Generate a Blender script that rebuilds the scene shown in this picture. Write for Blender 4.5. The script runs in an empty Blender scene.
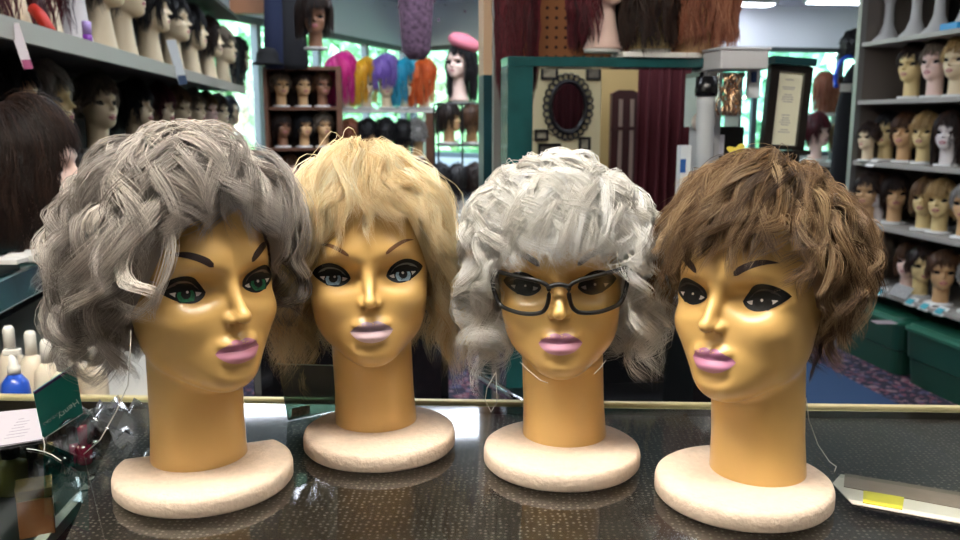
import bpy, math, random
import numpy as np
from mathutils import Vector, Matrix, Euler
from mathutils.bvhtree import BVHTree
C = bpy.context.scene.collection
rng = np.random.default_rng(7)
random.seed(7)
PI = math.pi
# ------------------------------------------------------------------ room frame and camera
F = 860.0; PITCH = math.radians(9.88); YAW = math.radians(8); EYE = 1.241
RV = np.array([math.cos(YAW), math.sin(YAW), 0.0]); DV = np.array([-math.sin(YAW), math.cos(YAW), 0.0])
def ray(px, py):
    x = (px-480)/F; u = (270-py)/F
    return np.array([x, math.cos(PITCH)+u*math.sin(PITCH), -math.sin(PITCH)+u*math.cos(PITCH)])
def atw(px, py, w):
    d = ray(px, py); t = w/(d@DV); P = d*t; return (P@RV, w, P[2]+EYE)
def atu(px, py, u):
    d = ray(px, py); t = u/(d@RV); P = d*t; return (u, P@DV, P[2]+EYE)
def atz(px, py, z):
    d = ray(px, py); t = (z-EYE)/d[2]; P = d*t; return (P@RV, P@DV, z)
def W3(u, w, z): return Vector((u*RV[0]+w*DV[0], u*RV[1]+w*DV[1], z))
def L(h):
    h = h.lstrip('#'); r = []
    for i in (0, 2, 4):
        v = int(h[i:i+2], 16)/255; r.append(v/12.92 if v <= .04045 else ((v+.055)/1.055)**2.4)
    return (*r, 1)
# ------------------------------------------------------------------ materials
def new_mat(name):
    m = bpy.data.materials.new(name); m.use_nodes = True; nt = m.node_tree
    b = nt.nodes['Principled BSDF']; return m, nt, b
MATS = {}
def mat(name, col, rough=.5, metal=0, spec=.5, noise=0, nscale=20, bump=0, bscale=80, coat=0, emit=0, alpha=1):
    if name in MATS: return MATS[name]
    m, nt, b = new_mat(name); c = L(col)
    b.inputs['Base Color'].default_value = c; b.inputs['Roughness'].default_value = rough
    b.inputs['Metallic'].default_value = metal; b.inputs['Specular IOR Level'].default_value = spec
    b.inputs['Coat Weight'].default_value = coat
    if emit:
        b.inputs['Emission Color'].default_value = c; b.inputs['Emission Strength'].default_value = emit
    tc = nt.nodes.new('ShaderNodeTexCoord')
    if noise:
        n = nt.nodes.new('ShaderNodeTexNoise'); n.inputs['Scale'].default_value = nscale; n.inputs['Detail'].default_value = 4
        nt.links.new(tc.outputs['Object'], n.inputs['Vector'])
        r = nt.nodes.new('ShaderNodeValToRGB')
        r.color_ramp.elements[0].position = .3; r.color_ramp.elements[1].position = .7
        r.color_ramp.elements[0].color = (*[x*(1-noise) for x in c[:3]], 1)
        r.color_ramp.elements[1].color = (*[min(1, x*(1+noise)) for x in c[:3]], 1)
        nt.links.new(n.outputs['Fac'], r.inputs['Fac']); nt.links.new(r.outputs['Color'], b.inputs['Base Color'])
    if bump:
        n2 = nt.nodes.new('ShaderNodeTexNoise'); n2.inputs['Scale'].default_value = bscale; n2.inputs['Detail'].default_value = 3
        nt.links.new(tc.outputs['Object'], n2.inputs['Vector'])
        bp = nt.nodes.new('ShaderNodeBump'); bp.inputs['Strength'].default_value = bump; bp.inputs['Distance'].default_value = .002
        nt.links.new(n2.outputs['Fac'], bp.inputs['Height']); nt.links.new(bp.outputs['Normal'], b.inputs['Normal'])
    if alpha < 1: b.inputs['Alpha'].default_value = alpha
    MATS[name] = m; return m
def hair_mat(name, dark, mid, light, rough=.36, trans=.35):
    if name in MATS: return MATS[name]
    m, nt, b = new_mat(name)
    at = nt.nodes.new('ShaderNodeAttribute'); at.attribute_name = 'tone'
    r = nt.nodes.new('ShaderNodeValToRGB'); e = r.color_ramp.elements
    e[0].position = 0; e[0].color = L(dark); e[1].position = 1; e[1].color = L(light)
    x = e.new(.5); x.color = L(mid)
    nt.links.new(at.outputs['Fac'], r.inputs['Fac']); nt.links.new(r.outputs['Color'], b.inputs['Base Color'])
    b.inputs['Roughness'].default_value = rough; b.inputs['Specular IOR Level'].default_value = .45
    if trans:
        t = nt.nodes.new('ShaderNodeBsdfTranslucent'); nt.links.new(r.outputs['Color'], t.inputs['Color'])
        mx = nt.nodes.new('ShaderNodeMixShader'); mx.inputs[0].default_value = trans
        nt.links.new(b.outputs[0], mx.inputs[1]); nt.links.new(t.outputs[0], mx.inputs[2])
        nt.links.new(mx.outputs[0], nt.nodes['Material Output'].inputs['Surface'])
    MATS[name] = m; return m
def glass_mat(name, tint='ffffff', ior=1.5, rough=.02, haze=0, boost=1.0):
    if name in MATS: return MATS[name]
    m, nt, b = new_mat(name); nt.nodes.remove(b)
    tr = nt.nodes.new('ShaderNodeBsdfTransparent'); tr.inputs[0].default_value = L(tint)
    gl = nt.nodes.new('ShaderNodeBsdfGlossy'); gl.inputs['Roughness'].default_value = rough
    fr = nt.nodes.new('ShaderNodeFresnel'); fr.inputs[0].default_value = ior
    mx = nt.nodes.new('ShaderNodeMixShader')
    ge = nt.nodes.new('ShaderNodeNewGeometry'); iv = nt.nodes.new('ShaderNodeMath'); iv.operation = 'SUBTRACT'; iv.inputs[0].default_value = 1
    nt.links.new(ge.outputs['Backfacing'], iv.inputs[1]); m0 = nt.nodes.new('ShaderNodeMath'); m0.operation = 'MULTIPLY'
    nt.links.new(fr.outputs[0], m0.inputs[0]); nt.links.new(iv.outputs[0], m0.inputs[1]); fo = m0.outputs[0]
    if boost != 1:
        mm = nt.nodes.new('ShaderNodeMath'); mm.operation = 'MULTIPLY'; mm.use_clamp = True; mm.inputs[1].default_value = boost
        nt.links.new(fo, mm.inputs[0]); fo = mm.outputs[0]
    nt.links.new(fo, mx.inputs[0]); nt.links.new(tr.outputs[0], mx.inputs[1]); nt.links.new(gl.outputs[0], mx.inputs[2])
    out = mx.outputs[0]
    if haze:
        df = nt.nodes.new('ShaderNodeBsdfDiffuse'); df.inputs[0].default_value = (.8, .85, .85, 1)
        m2 = nt.nodes.new('ShaderNodeMixShader'); m2.inputs[0].default_value = haze
        nt.links.new(out, m2.inputs[1]); nt.links.new(df.outputs[0], m2.inputs[2]); out = m2.outputs[0]
    nt.links.new(out, nt.nodes['Material Output'].inputs['Surface'])
    MATS[name] = m; return m
# ------------------------------------------------------------------ mesh helpers
def link(name, me, m, parent=None, smooth=False):
    o = bpy.data.objects.new(name, me); C.objects.link(o)
    if m is not None and not me.materials: me.materials.append(m)
    if parent is not None: o.parent = parent
    if smooth: me.polygons.foreach_set('use_smooth', [True]*len(me.polygons))
    return o
def mesh(name, v, f, m, parent=None, smooth=False):
    me = bpy.data.meshes.new(name); me.from_pydata([tuple(map(float, p)) for p in v], [], f); me.update()
    return link(name, me, m, parent, smooth)
def np_mesh(name, V, Q, tone=None):
    me = bpy.data.meshes.new(name); n = len(V); q = len(Q)
    me.vertices.add(n); me.vertices.foreach_set('co', np.ascontiguousarray(V, dtype=np.float32).ravel())
    me.loops.add(q*4); me.loops.foreach_set('vertex_index', np.ascontiguousarray(Q, dtype=np.int32).ravel())
    me.polygons.add(q); me.polygons.foreach_set('loop_start', np.arange(0, q*4, 4, dtype=np.int32))
    me.update(calc_edges=True)
    me.polygons.foreach_set('use_smooth', np.ones(q, dtype=bool))
    if tone is not None:
        a = me.attributes.new('tone', 'FLOAT', 'POINT'); a.data.foreach_set('value', np.ascontiguousarray(tone, dtype=np.float32))
    return me
class MB:
    def __init__(s): s.v = []; s.f = []
    def add(s, v, f):
        b = len(s.v); s.v += [tuple(p) for p in v]; s.f += [tuple(i+b for i in q) for q in f]; return s
    def box(s, x0, x1, y0, y1, z0, z1):
        v = [(x, y, z) for z in (z0, z1) for y in (y0, y1) for x in (x0, x1)]
        return s.add(v, [(0, 2, 3, 1), (4, 5, 7, 6), (0, 1, 5, 4), (2, 6, 7, 3), (0, 4, 6, 2), (1, 3, 7, 5)])
    def prism(s, pts, z0, z1):
        n = len(pts); v = [(x, y, z0) for x, y in pts]+[(x, y, z1) for x, y in pts]
        return s.add(v, [tuple(range(n))[::-1], tuple(range(n, 2*n))]+[(i, (i+1) % n, n+(i+1) % n, n+i) for i in range(n)])
    def prism_xz(s, pts, y0, y1):
        n = len(pts); v = [(x, y0, z) for x, z in pts]+[(x, y1, z) for x, z in pts]
        return s.add(v, [tuple(range(n)), tuple(range(n, 2*n))[::-1]]+[(i, n+i, n+(i+1) % n, (i+1) % n) for i in range(n)])
    def lathe(s, prof, n=24, c=(0, 0, 0), sy=1):
        v = []; f = []; k = len(prof)
        for r, z in prof:
            for i in range(n):
                a = 2*PI*i/n; v.append((c[0]+r*math.cos(a), c[1]+r*sy*math.sin(a), c[2]+z))
        for j in range(k-1):
            for i in range(n):
                f.append((j*n+i, j*n+(i+1) % n, (j+1)*n+(i+1) % n, (j+1)*n+i))
        f.append(tuple(range(n))[::-1]); f.append(tuple((k-1)*n+i for i in range(n)))
        return s.add(v, f)
    def tube(s, pts, r, n=6, closed=False, flat=1):
        P = [Vector(p) for p in pts]; k = len(P); v = []; f = []
        up = Vector((0, 0, 1))
        for i in range(k):
            t = (P[(i+1) % k]-P[i-1]) if closed else (P[min(i+1, k-1)]-P[max(i-1, 0)])
            t.normalize(); a = t.cross(up)
            if a.length < .05: a = t.cross(Vector((0, 1, 0)))
            a.normalize(); b = t.cross(a).normalized(); rr = r[i] if isinstance(r, (list, tuple)) else r
            for j in range(n):
                q = 2*PI*j/n; v.append(tuple(P[i]+a*(rr*math.cos(q))+b*(rr*flat*math.sin(q))))
        for i in range(k if closed else k-1):
            for j in range(n):
                f.append((i*n+j, i*n+(j+1) % n, ((i+1) % k)*n+(j+1) % n, ((i+1) % k)*n+j))
        if not closed: f.append(tuple(range(n))[::-1]); f.append(tuple((k-1)*n+j for j in range(n)))
        return s.add(v, f)
    def room(s):   # the collected shape is in room coordinates (across, deep, up)
        s.v = [tuple(W3(*p)) for p in s.v]; return s
    def build(s, name, m, parent=None, smooth=False, bevel=0):
        o = mesh(name, s.v, s.f, m, parent, smooth)
        if bevel:
            b = o.modifiers.new('b', 'BEVEL'); b.width = bevel; b.segments = 2; b.limit_method = 'ANGLE'
        return o
def tag(o, label=None, cat=None, group=None, kind=None):
    if label: o['label'] = label
    if cat: o['category'] = cat
    if group: o['group'] = group
    if kind: o['kind'] = kind
    return o
def empty(name, loc, rz=0, label=None, cat=None, group=None, scale=1):
    o = bpy.data.objects.new(name, None); C.objects.link(o); o.empty_display_size = .05
    o.location = loc; o.rotation_euler = (0, 0, rz); o.scale = (scale,)*3
    return tag(o, label, cat, group)
def children(o): return list(o.children)
def copy_tree(o, parent=None):
    c = o.copy(); C.objects.link(c)
    if parent is not None: c.parent = parent
    for ch in children(o): copy_tree(ch, c)
    return c
def smoothstep(x): x = np.clip(x, 0, 1); return x*x*(3-2*x)
# ------------------------------------------------------------------ the mannequin head, as a distance field
def ell(P, c, r):
    q = (P-np.array(c)); r = np.array(r); k0 = np.linalg.norm(q/r, axis=-1); k1 = np.linalg.norm(q/(r*r), axis=-1)+1e-9
    return k0*(k0-1)/k1
def cap(P, a, b, ra, rb):
    a = np.array(a, float); b = np.array(b, float); d = b-a; t = np.clip(((P-a)@d)/(d@d), 0, 1)
    return np.linalg.norm(P-a-t[..., None]*d, axis=-1)-(ra+(rb-ra)*t)
def smin(a, b, k): h = np.clip(.5+.5*(b-a)/k, 0, 1); return b+(a-b)*h-k*h*(1-h)
def smax(a, b, k): return -smin(-a, -b, k)
def head_sdf(P, bust=False):
    Q = P.copy(); Q[..., 0] = np.abs(Q[..., 0]); Q[..., 1] = -Q[..., 1]     # y forward here
    d = ell(Q, (0, -.007, .172), (.0565, .0710, .071))
    d = smin(d, ell(Q, (0, .020, .134), (.0500, .0460, .060)), .020)
    d = smin(d, ell(Q, (0, .020, .107), (.0450, .044, .035)), .018)     # jaw
    d = smin(d, ell(Q, (0, .0515, .0865), (.0215, .0205, .0180)), .020)     # chin
    d = smin(d, ell(Q, (.029, .039, .127), (.0175, .0200, .0140)), .014)  # cheekbone
    d = smin(d, ell(Q, (.015, .0500, .171), (.019, .012, .0070)), .014)    # brow
    d = smax(d, -ell(Q, (.0280, .0760, .1510), (.0265, .0290, .0135)), .010)  # socket
    d = smin(d, ell(Q, (.0290, .0350, .1480), (.0200, .0135, .0110)), .006)  # eyeball
    d = smin(d, ell(Q, (0, .0500, .1040), (.0230, .0205, .0150)), .008)    # muzzle
    n = cap(Q, (0, .0550, .163), (0, .0800, .1315), .0036, .0042)
    d = smin(d, n, .0075)
    d = smin(d, ell(Q, (.0056, .0690, .1285), (.0036, .0070, .0036)), .005)
    d = smin(d, ell(Q, (0, .0795, .1315), (.0046, .0048, .0046)), .003)
    d = smax(d, -ell(Q, (.0050, .0710, .1235), (.0026, .0050, .0020)), .002)
    d = smax(d, -cap(Q, (0, .0745, .1225), (0, .0725, .1140), .0015, .0020), .004)
    d = smin(d, ell(Q, (.0050, .0668, .1100), (.0108, .0088, .0042)), .004)   # upper lip
    d = smin(d, ell(Q, (0, .0665, .0995), (.0140, .0105, .0054)), .0035)       # lower lip
    d = smax(d, -cap(Q, (0, .0770, .1050), (.0170, .0700, .1055), .0012, .0008), .002)
    d = smax(d, -ell(Q, (0, .0740, .0900), (.0140, .0050, .0030)), .006)
    R = np.linalg.norm(Q[..., :2]*np.array([1, 1.02]), axis=-1)
    fl = .0370+.0015*np.clip((.03-Q[..., 2])/.03, 0, 1)
    if bust:
        zz = np.clip((.055-Q[..., 2])/.11, 0, 1)
        R = np.sqrt((Q[..., 0]/(1+.45*zz**2.5))**2+(Q[..., 1]/(1+.15*zz**2))**2); fl = .034+.010*zz
    neck = np.maximum(R-fl, Q[..., 2]-.125)
    d = smin(d, neck, .006)
    return d
def head_mesh(name, rows, cols, bust=False):
    zb = -.055 if bust else -.004
    s = np.linspace(-1, 1, cols, endpoint=False); phi = PI*(.55*s+.45*s**3)
    nn = max(6, rows//5); e0 = math.radians(-66); O = []; E = []
    for i in range(nn):
        t = i/nn; hz = zb+(.060-zb)*t; e = e0*t*t; O.append((0, hz+.038*math.tan(-e))); E.append(e)
    c0 = (-.008, .060+.038*math.tan(-e0))
    t = np.linspace(0, 1, rows-nn)
    el = e0+(math.radians(89.5)-e0)*(t*.95+.05*np.sin(t*PI))
    for k, e in enumerate(el):
        g = smoothstep(np.array(k/10.0)); O.append((float(c0[0]*g), c0[1])); E.append(e)
    O = np.array(O); E = np.array(E)
    D = np.stack([np.sin(phi)[None, :]*np.cos(E)[:, None], -np.cos(phi)[None, :]*np.cos(E)[:, None], np.sin(E)[:, None]*np.ones(cols)[None, :]], -1)
    Og = np.zeros_like(D); Og[..., 1] = O[:, 0][:, None]; Og[..., 2] = O[:, 1][:, None]
    T = np.linspace(.16, .012, 60); hit = np.full(D.shape[:2], .012); found = np.zeros(D.shape[:2], bool)
    for tt in T:
        v = head_sdf(Og+D*tt, bust); new = (~found) & (v < 0); hit[new] = tt; found |= new
    lo = hit.copy(); hi = hit+(T[0]-T[1])
    for _ in range(18):
        m_ = (lo+hi)/2; v = head_sdf(Og+D*m_[..., None], bust); ins = v < 0
        lo = np.where(ins, m_, lo); hi = np.where(ins, hi, m_)
    P = Og+D*lo[..., None]
    R_, K = P.shape[:2]; V = P.reshape(-1, 3); f = []
    for j in range(R_-1):
        for i in range(K): f.append((j*K+i, j*K+(i+1) % K, (j+1)*K+(i+1) % K, (j+1)*K+i))
    f.append(tuple(range(K))[::-1]); f.append(tuple((R_-1)*K+i for i in range(K)))
    me = bpy.data.meshes.new(name); me.from_pydata(V.tolist(), [], f); me.update()
    me.polygons.foreach_set('use_smooth', [True]*len(me.polygons)); me.update()
    return me, BVHTree.FromPolygons(V.tolist(), f)
def patch(bvh, xs, lo, hi, off, nv=5):
    """a thin painted patch hugging the face between two curves; returns verts, faces"""
    v = []; f = []; n = len(xs)
    for i in range(n):
        for j in range(nv):
            z = lo[i]+(hi[i]-lo[i])*j/(nv-1); x = xs[i]
            h, no, _, _ = bvh.ray_cast(Vector((x, -.25, z)), Vector((0, 1, 0)))
            if h is None: h = Vector((x, -.03, z)); no = Vector((0, -1, 0))
            if no.y > 0: no = -no
            v.append(tuple(h+no*off))
    for i in range(n-1):
        for j in range(nv-1): f.append((i*nv+j, (i+1)*nv+j, (i+1)*nv+j+1, i*nv+j+1))
    return v, f
def eye_shapes(sg):
    u = np.linspace(0, 1, 25); sn = np.sin(PI*u)
    xi, xo = .0150, .0480
    S = {}; x = xi+(xo-xi)*u; zm = .1475+.0050*u
    S['liner'] = (x, zm-.0096*np.maximum(sn, 0)**.7*(1-.25*u), zm+.0126*np.maximum(np.sin(PI*u**.9), 0)**.8)
    x2 = .0178+(.0412-.0178)*u; zm2 = .1472+.0025*u
    S['sclera'] = (x2, zm2-.0052*sn**.9, zm2+.0001+.0012*sn**.8)
    x3 = .0190+(.0430-.0190)*u; zm3 = .1490+.003*u
    S['eyelid'] = (x3, zm3+.0048*sn**.7, zm3+.0080*sn**.7)
    def disc(cx, cz, r, top):
        a = np.linspace(-1, 1, 15)*.995; xx = cx+r*a; h = r*np.sqrt(1-a*a)
        return (xx, np.maximum(cz-h, .1422), np.minimum(cz+h, top))
    S['iris_ring'] = disc(.0300, .1474, .0078, .1505); S['iris'] = disc(.0300, .1472, .0066, .1500); S['pupil'] = disc(.0300, .1480, .0038, .1505)
    S['glint'] = disc(.0288, .1492, .0010, .1532)
    if sg < 0:
        for k in S: a, b, c = S[k]; S[k] = (-a[::-1], b[::-1], c[::-1])
    else: S['glint'] = disc(.0298, .1492, .0011, .1532)
    return S
def lip_shapes():
    u = np.linspace(-1, 1, 29); x = .0182*u; e = np.clip(1-np.abs(u)**2.2, 0, 1)
    mid = .1046-.0006*np.exp(-(u/.25)**2)-.0010*u*u
    up = mid+.0092*e**.9-.0012*np.exp(-(u/.13)**2)*e
    lo = mid-.0100*e**.8
    return x, mid, up, lo
HR_ME, HR_BVH = head_mesh('head', 230, 240)
SKIN = mat('golden mannequin skin', 'd3aa66', .32, spec=.45, noise=.03, nscale=30, coat=.15)
FOAM = mat('pale pink foam', 'd8c2ac', .9, noise=.06, nscale=150, bump=.6, bscale=260)
BLACK = mat('eyeliner black', '0b0908', .5, spec=.25); WHITE = mat('painted white', 'b8aea6', .4)
def foam_disc(parent, rz, off, cut=None):
    n = 72; R = .070; prof = [(.0, 0)]
    pts = [(R*math.cos(2*PI*i/n), R*math.sin(2*PI*i/n)) for i in range(n)]
    if cut is not None:
        a, dist = cut; nx, ny = math.cos(a), math.sin(a); out = []
        for (x, y) in pts:
            d = x*nx+y*ny
            if d > dist: x -= (d-dist)*nx; y -= (d-dist)*ny
            out.append((x, y))
        pts = out
    v = []; f = []; rings = [(.97, 0), (1, .0025), (1, .011), (.985, .0145), (.955, .016), (.7, .0165), (.3, .0165)]
    for s, z in rings:
        for (x, y) in pts: v.append((x*s+off[0], y*s+off[1], z-.0165))
    for j in range(len(rings)-1):
        for i in range(n): f.append((j*n+i, j*n+(i+1) % n, (j+1)*n+(i+1) % n, (j+1)*n+i))
    f.append(tuple(range(n))[::-1]); f.append(tuple((len(rings)-1)*n+i for i in range(n)))
    o = mesh('foam_base', v, f, FOAM, parent, True); o.rotation_euler = (0, 0, rz); return o
def make_head(X, Y, yaw, pit, rol, sc, label, iris, lid, lipu, lipl, base, bw=1, brow='2a1610'):
    t = empty('mannequin_head', (X, Y, .95+.0165*sc), yaw, label, 'mannequin head', None, sc)
    h = link('head', HR_ME, SKIN, t); h.rotation_mode = 'YXZ'; h.rotation_euler = (pit, rol, 0)
    foam_disc(t, -yaw, base[0], base[1])
    for sg in (-1, 1):
        S = eye_shapes(sg)
        e = mesh('eye', *patch(HR_BVH, *S['liner'], .0003), BLACK, h, True)
        mesh('eyelid', *patch(HR_BVH, *S['eyelid'], .0005), mat('lid '+lid, lid, .35), e, True)
        mesh('sclera', *patch(HR_BVH, *S['sclera'], .0005), WHITE, e, True)
        m = mat('iris '+iris, iris, .6, spec=.2, noise=.35, nscale=500)
        q = mesh('iris', *patch(HR_BVH, *S['iris'], .0008), m, e, True)
        mesh('iris_ring', *patch(HR_BVH, *S['iris_ring'], .0006), BLACK, e, True)
        mesh('pupil', *patch(HR_BVH, *S['pupil'], .0010), BLACK, e, True)
        mesh('painted_highlight', *patch(HR_BVH, *S['glint'], .0012), WHITE, e, True)
        u = np.linspace(0, 1, 21); x = sg*(.0155+.025*u); zc = .1700+.0090*np.sin(u*PI*.62)-.001*u
        w = .0030*bw*(1-u**2.5)*np.minimum(1, .45+u*5)+.0002
        if sg < 0: x, zc, w = x[::-1], zc[::-1], w[::-1]
        mesh('eyebrow', *patch(HR_BVH, x, zc-w, zc+w, .0003), mat('brow '+brow, brow, .6), h, True)
    x, mid, up, lo = lip_shapes()
    v, f = patch(HR_BVH, x, mid, up, .00025, 6); mesh('upper_lip', v, f, mat('lip '+lipu, lipu, .35), h, True)
    v, f = patch(HR_BVH, x, lo, mid, .00025, 6); mesh('lower_lip', v, f, mat('lip '+lipl, lipl, .42), h, True)
    return t
HEADS = [
 dict(X=-.2340, Y=.6807, yaw=.8017, pit=.0232, rol=-.0053, sc=1.010),
 dict(X=-.0971, Y=.7681, yaw=.1460, pit=.0084, rol=-.0339, sc=.979),
 dict(X=.0753, Y=.7330, yaw=-.1062, pit=.0023, rol=-.0399, sc=.961),
 dict(X=.2224, Y=.6527, yaw=-.8008, pit=-.0156, rol=-.0606, sc=.971)]
make_head(**HEADS[0], label='golden mannequin head with green eyes on a foam disc whose back is cut off',
          iris='1d5a3a', lid='4a3a2e', lipu='b0708a', lipl='d592a8', base=((.009, -.016), (math.radians(112), .032)))
make_head(**HEADS[1], label='golden mannequin head with blue-grey painted eyes and pale lilac lips on a round foam disc',
          iris='7f97a6', lid='5b5a50', lipu='9c8290', lipl='d9bcc2', base=((.006, -.022), None), bw=.6, brow='6a4526')
make_head(**HEADS[2], label='golden mannequin head wearing black rectangular glasses on a round foam disc',
          iris='1c1a1a', lid='1d1613', lipu='a8708a', lipl='cf95aa', base=((-.005, -.027), None))
make_head(**HEADS[3], label='golden mannequin head with black eyes turned left, rightmost on the counter',
          iris='15110f', lid='1a120e', lipu='a86a8c', lipl='c988a6', base=((-.016, -.014), None))
# ------------------------------------------------------------------ wigs
AX, BF, BB, CZ, ZC, KD = .0575, .0665, .0770, .0780, .165, .075
def ip(phi, tab):
    a = np.abs((phi+PI) % (2*PI)-PI); return np.interp(np.degrees(a), [t[0] for t in tab], [t[1] for t in tab])
def th_of_z(z, h):
    return np.where(z > ZC, np.arccos(np.clip((z-ZC)/(CZ+h), -1, 1)), PI/2+(ZC-z)/KD)
def shell(phi, th, h, taper=.0, tilt=math.radians(24)):
    tc = np.minimum(th, PI/2); s = np.sin(tc); c = np.cos(tc)
    ux, uy, uz = s*np.sin(phi), -s*np.cos(phi), c
    al = tilt*np.clip(c, 0, 1)
    uy, uz = uy*np.cos(al)+uz*np.sin(al), -uy*np.sin(al)+uz*np.cos(al)
    bb = np.where(uy < 0, BF, BB)
    d = np.maximum(th-PI/2, 0)*KD
    tp = 1-taper*(d/.1)**1.5
    return np.stack([(AX+h)*ux*tp, (bb+h)*uy*tp, ZC+(CZ+h)*uz-d], -1)
def unit(v): return v/(np.linalg.norm(v, axis=-1, keepdims=True)+1e-12)
def groom(p, seed=1):
    """strands of a wig as triangular tubes; returns verts, quads, tone"""
    r = np.random.default_rng(seed)
    nl, nk, S = p['locks'], p['per'], p.get('seg', 18)
    # roots
    u0 = r.random(nl*3); ph = r.random(nl*3)*2*PI-PI; ph = np.where(r.random(nl*3) < .25, r.normal(0, .55, nl*3), ph)
    th = np.where(r.random(nl*3) < .22, r.random(nl*3)*.75+.02, np.arccos(1-u0*1.75))
    zr = ip(ph, p.get('roots', [(0, .205), (40, .197), (65, .165), (100, .150), (180, .115)]))
    zth = th_of_z(zr, 0)
    ok = np.where(th < zth)[0][:nl]
    # extra locks seeded at the rim so the edge stays full
    ph0 = ph[ok]; th0 = th[ok]; nl = len(ok)
    lay = r.random(nl)*.75+.25
    h_full = lambda phi, th_: p['H'](phi, th_)
    zend = ip(ph0, p['zend'])+r.normal(0, p.get('zj', .005), nl)
    the = th_of_z(zend, .02)
    ln = p['len']*(.75+.5*r.random(nl))
    th1 = np.minimum(th0+ln, the)
    th1 = np.maximum(th1, th0+.12)
    dr = p['drift'](ph0, th0)+r.normal(0, p['driftj'], nl)
    s = np.linspace(0, 1, S)[None, None, :]
    K = (nl, nk, 1)
    a = lambda x: x[:, None, None]
    jt = r.normal(0, 1, K); jl = r.normal(0, 1, K)
    TH = a(th0)+(a(th1)-a(th0))*s*(1+p.get('lenj', .04)*jl)
    PH = a(ph0)+a(dr)*s**1.3+r.normal(0, p.get('phj', .008), K)*s
    sp = np.sin(np.clip(TH, .25, PI/2))
    PHd = a(ph0)+(PH-a(ph0))/np.maximum(sp, .35)
    PH = PHd
    hs = h_full(PH, TH)*(a(lay)*.8+.2*r.random(K))*smoothstep(s/p.get('rise', .35)+.3)
    G = shell(PH, TH, hs, p.get('taper', 0))
    e = 1e-3
    N = unit(shell(PH, TH, hs+e*5, p.get('taper', 0))-G); T = unit(np.gradient(G, axis=2)); B = np.cross(N, T)
    # lock spread
    w0 = p['spread']; rr = np.sqrt(r.random(K)); aa = r.random(K)*2*PI
    fr = (r.random(K) < p.get('fly', .03)); sc = np.where(fr, 3.2, 1.0)
    W = w0*(1-p.get('clump', .6)*s)*rr*sc
    off = N*(W*np.cos(aa)*.6)[..., None]+B*(W*np.sin(aa))[..., None]
    # curl
    leng = (a(th1)-a(th0))*.09
    turns = a(p['turn']*(.75+.5*r.random(nl))); psi0 = a(r.random(nl)*2*PI) if p.get('rphase', True) else a(np.zeros(nl))
    hand = a(np.where(r.random(nl) < .5, -1, 1))
    psi = psi0+hand*2*PI*turns*(leng/.09)*s**p.get('tpow', 1)+r.normal(0, .18, K)
    A = smoothstep((s-.08)/.4)*a(.7+.6*r.random(nl))
    off += N*(p['cN']*A*np.cos(psi))[..., None]+B*(p['cB']*A*np.sin(psi))[..., None]+T*(p.get('cT', 0)*A*np.cos(psi+1.2))[..., None]
    # flick at the tips
    fl = p.get('flip', 0)*a(.3+r.random(nl))*smoothstep((s-.6)/.4)**1.5
    off += N*fl[..., None]
    # frizz
    fz = p.get('frizz', .0006); q = r.normal(0, 1, (nl, nk, 1, 3)); q2 = r.random((nl, nk, 1, 3))*2*PI
    off += fz*q*np.sin(q2+s[..., None]*9*(.6+.8*r.random((nl, nk, 1, 3))))*s[..., None]*sc[..., None]
    Pp = G+off
    # keep every strand outside the scalp
    cen = np.array([0, 0, ZC]); dd = Pp-cen; rad = np.array([AX+.002, 0, CZ+.002])
    by = np.where(dd[..., 1] < 0, BF+.001, BB); k = np.sqrt((dd[..., 0]/(AX+.001))**2+(dd[..., 1]/by)**2+(np.maximum(dd[..., 2], 0)/(CZ+.001))**2)
    k = np.where(Pp[..., 2] > .125, k, 9)
    Pp = np.where((k < 1)[..., None], cen+dd/np.maximum(k, .3)[..., None], Pp)
    alive = np.ones(Pp.shape[:3])
    if 'win' in p:     # trim the strands that would fall across the face
        zt, xw = p['win']; j_ = a(r.normal(0, .0035, nl))+r.normal(0, .002, K)
        X_, Y_, Z_ = np.abs(Pp[..., 0]), Pp[..., 1], Pp[..., 2]
        xl = np.interp(Z_, [.08, .12, .15, .17, .19], [.036, .043, xw, xw*.93, xw*.80])
        bad = (Y_ < -.012) & (X_ < xl+j_) & (Z_ < zt+j_)
        dead = np.maximum.accumulate(bad, axis=2); cnt_ = (~dead).sum(2)
        ii = np.minimum(np.arange(S)[None, None, :], np.maximum(cnt_-1, 0)[..., None])
        Pp = np.take_along_axis(Pp, np.repeat(ii[..., None], 3, -1), 2)
        alive = np.clip((cnt_[..., None]-np.arange(S)[None, None, :]-.5)/4, 0, 1)
    tone = np.clip(a(r.normal(.5, p.get('tl', .17), nl))+r.normal(0, p.get('ts', .13), K)+0*s, 0, 1)
    R = p['r']*(.7+.6*r.random(K))*(1-.75*s**3)*alive
    T = unit(np.gradient(Pp, axis=2)); B = unit(np.cross(T, N)); N2 = np.cross(B, T)
    Pp = Pp.reshape(-1, S, 3); B = B.reshape(-1, S, 3); N2 = N2.reshape(-1, S, 3); R = R.reshape(-1, S, 1)
    V = np.stack([Pp+R*(B*math.cos(q)+N2*math.sin(q)) for q in (PI/2, PI/2+2*PI/3, PI/2+4*PI/3)], 2)   # M,S,3,3
    M = V.shape[0]; idx = np.arange(M*S*3).reshape(M, S, 3)
    Q = np.stack([np.stack([idx[:, :-1, j], idx[:, :-1, (j+1) % 3], idx[:, 1:, (j+1) % 3], idx[:, 1:, j]], -1) for j in range(3)], 2)
    tv = np.repeat(tone.reshape(-1), 3)
    return V.reshape(-1, 3), Q.reshape(-1, 4), tv
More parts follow.
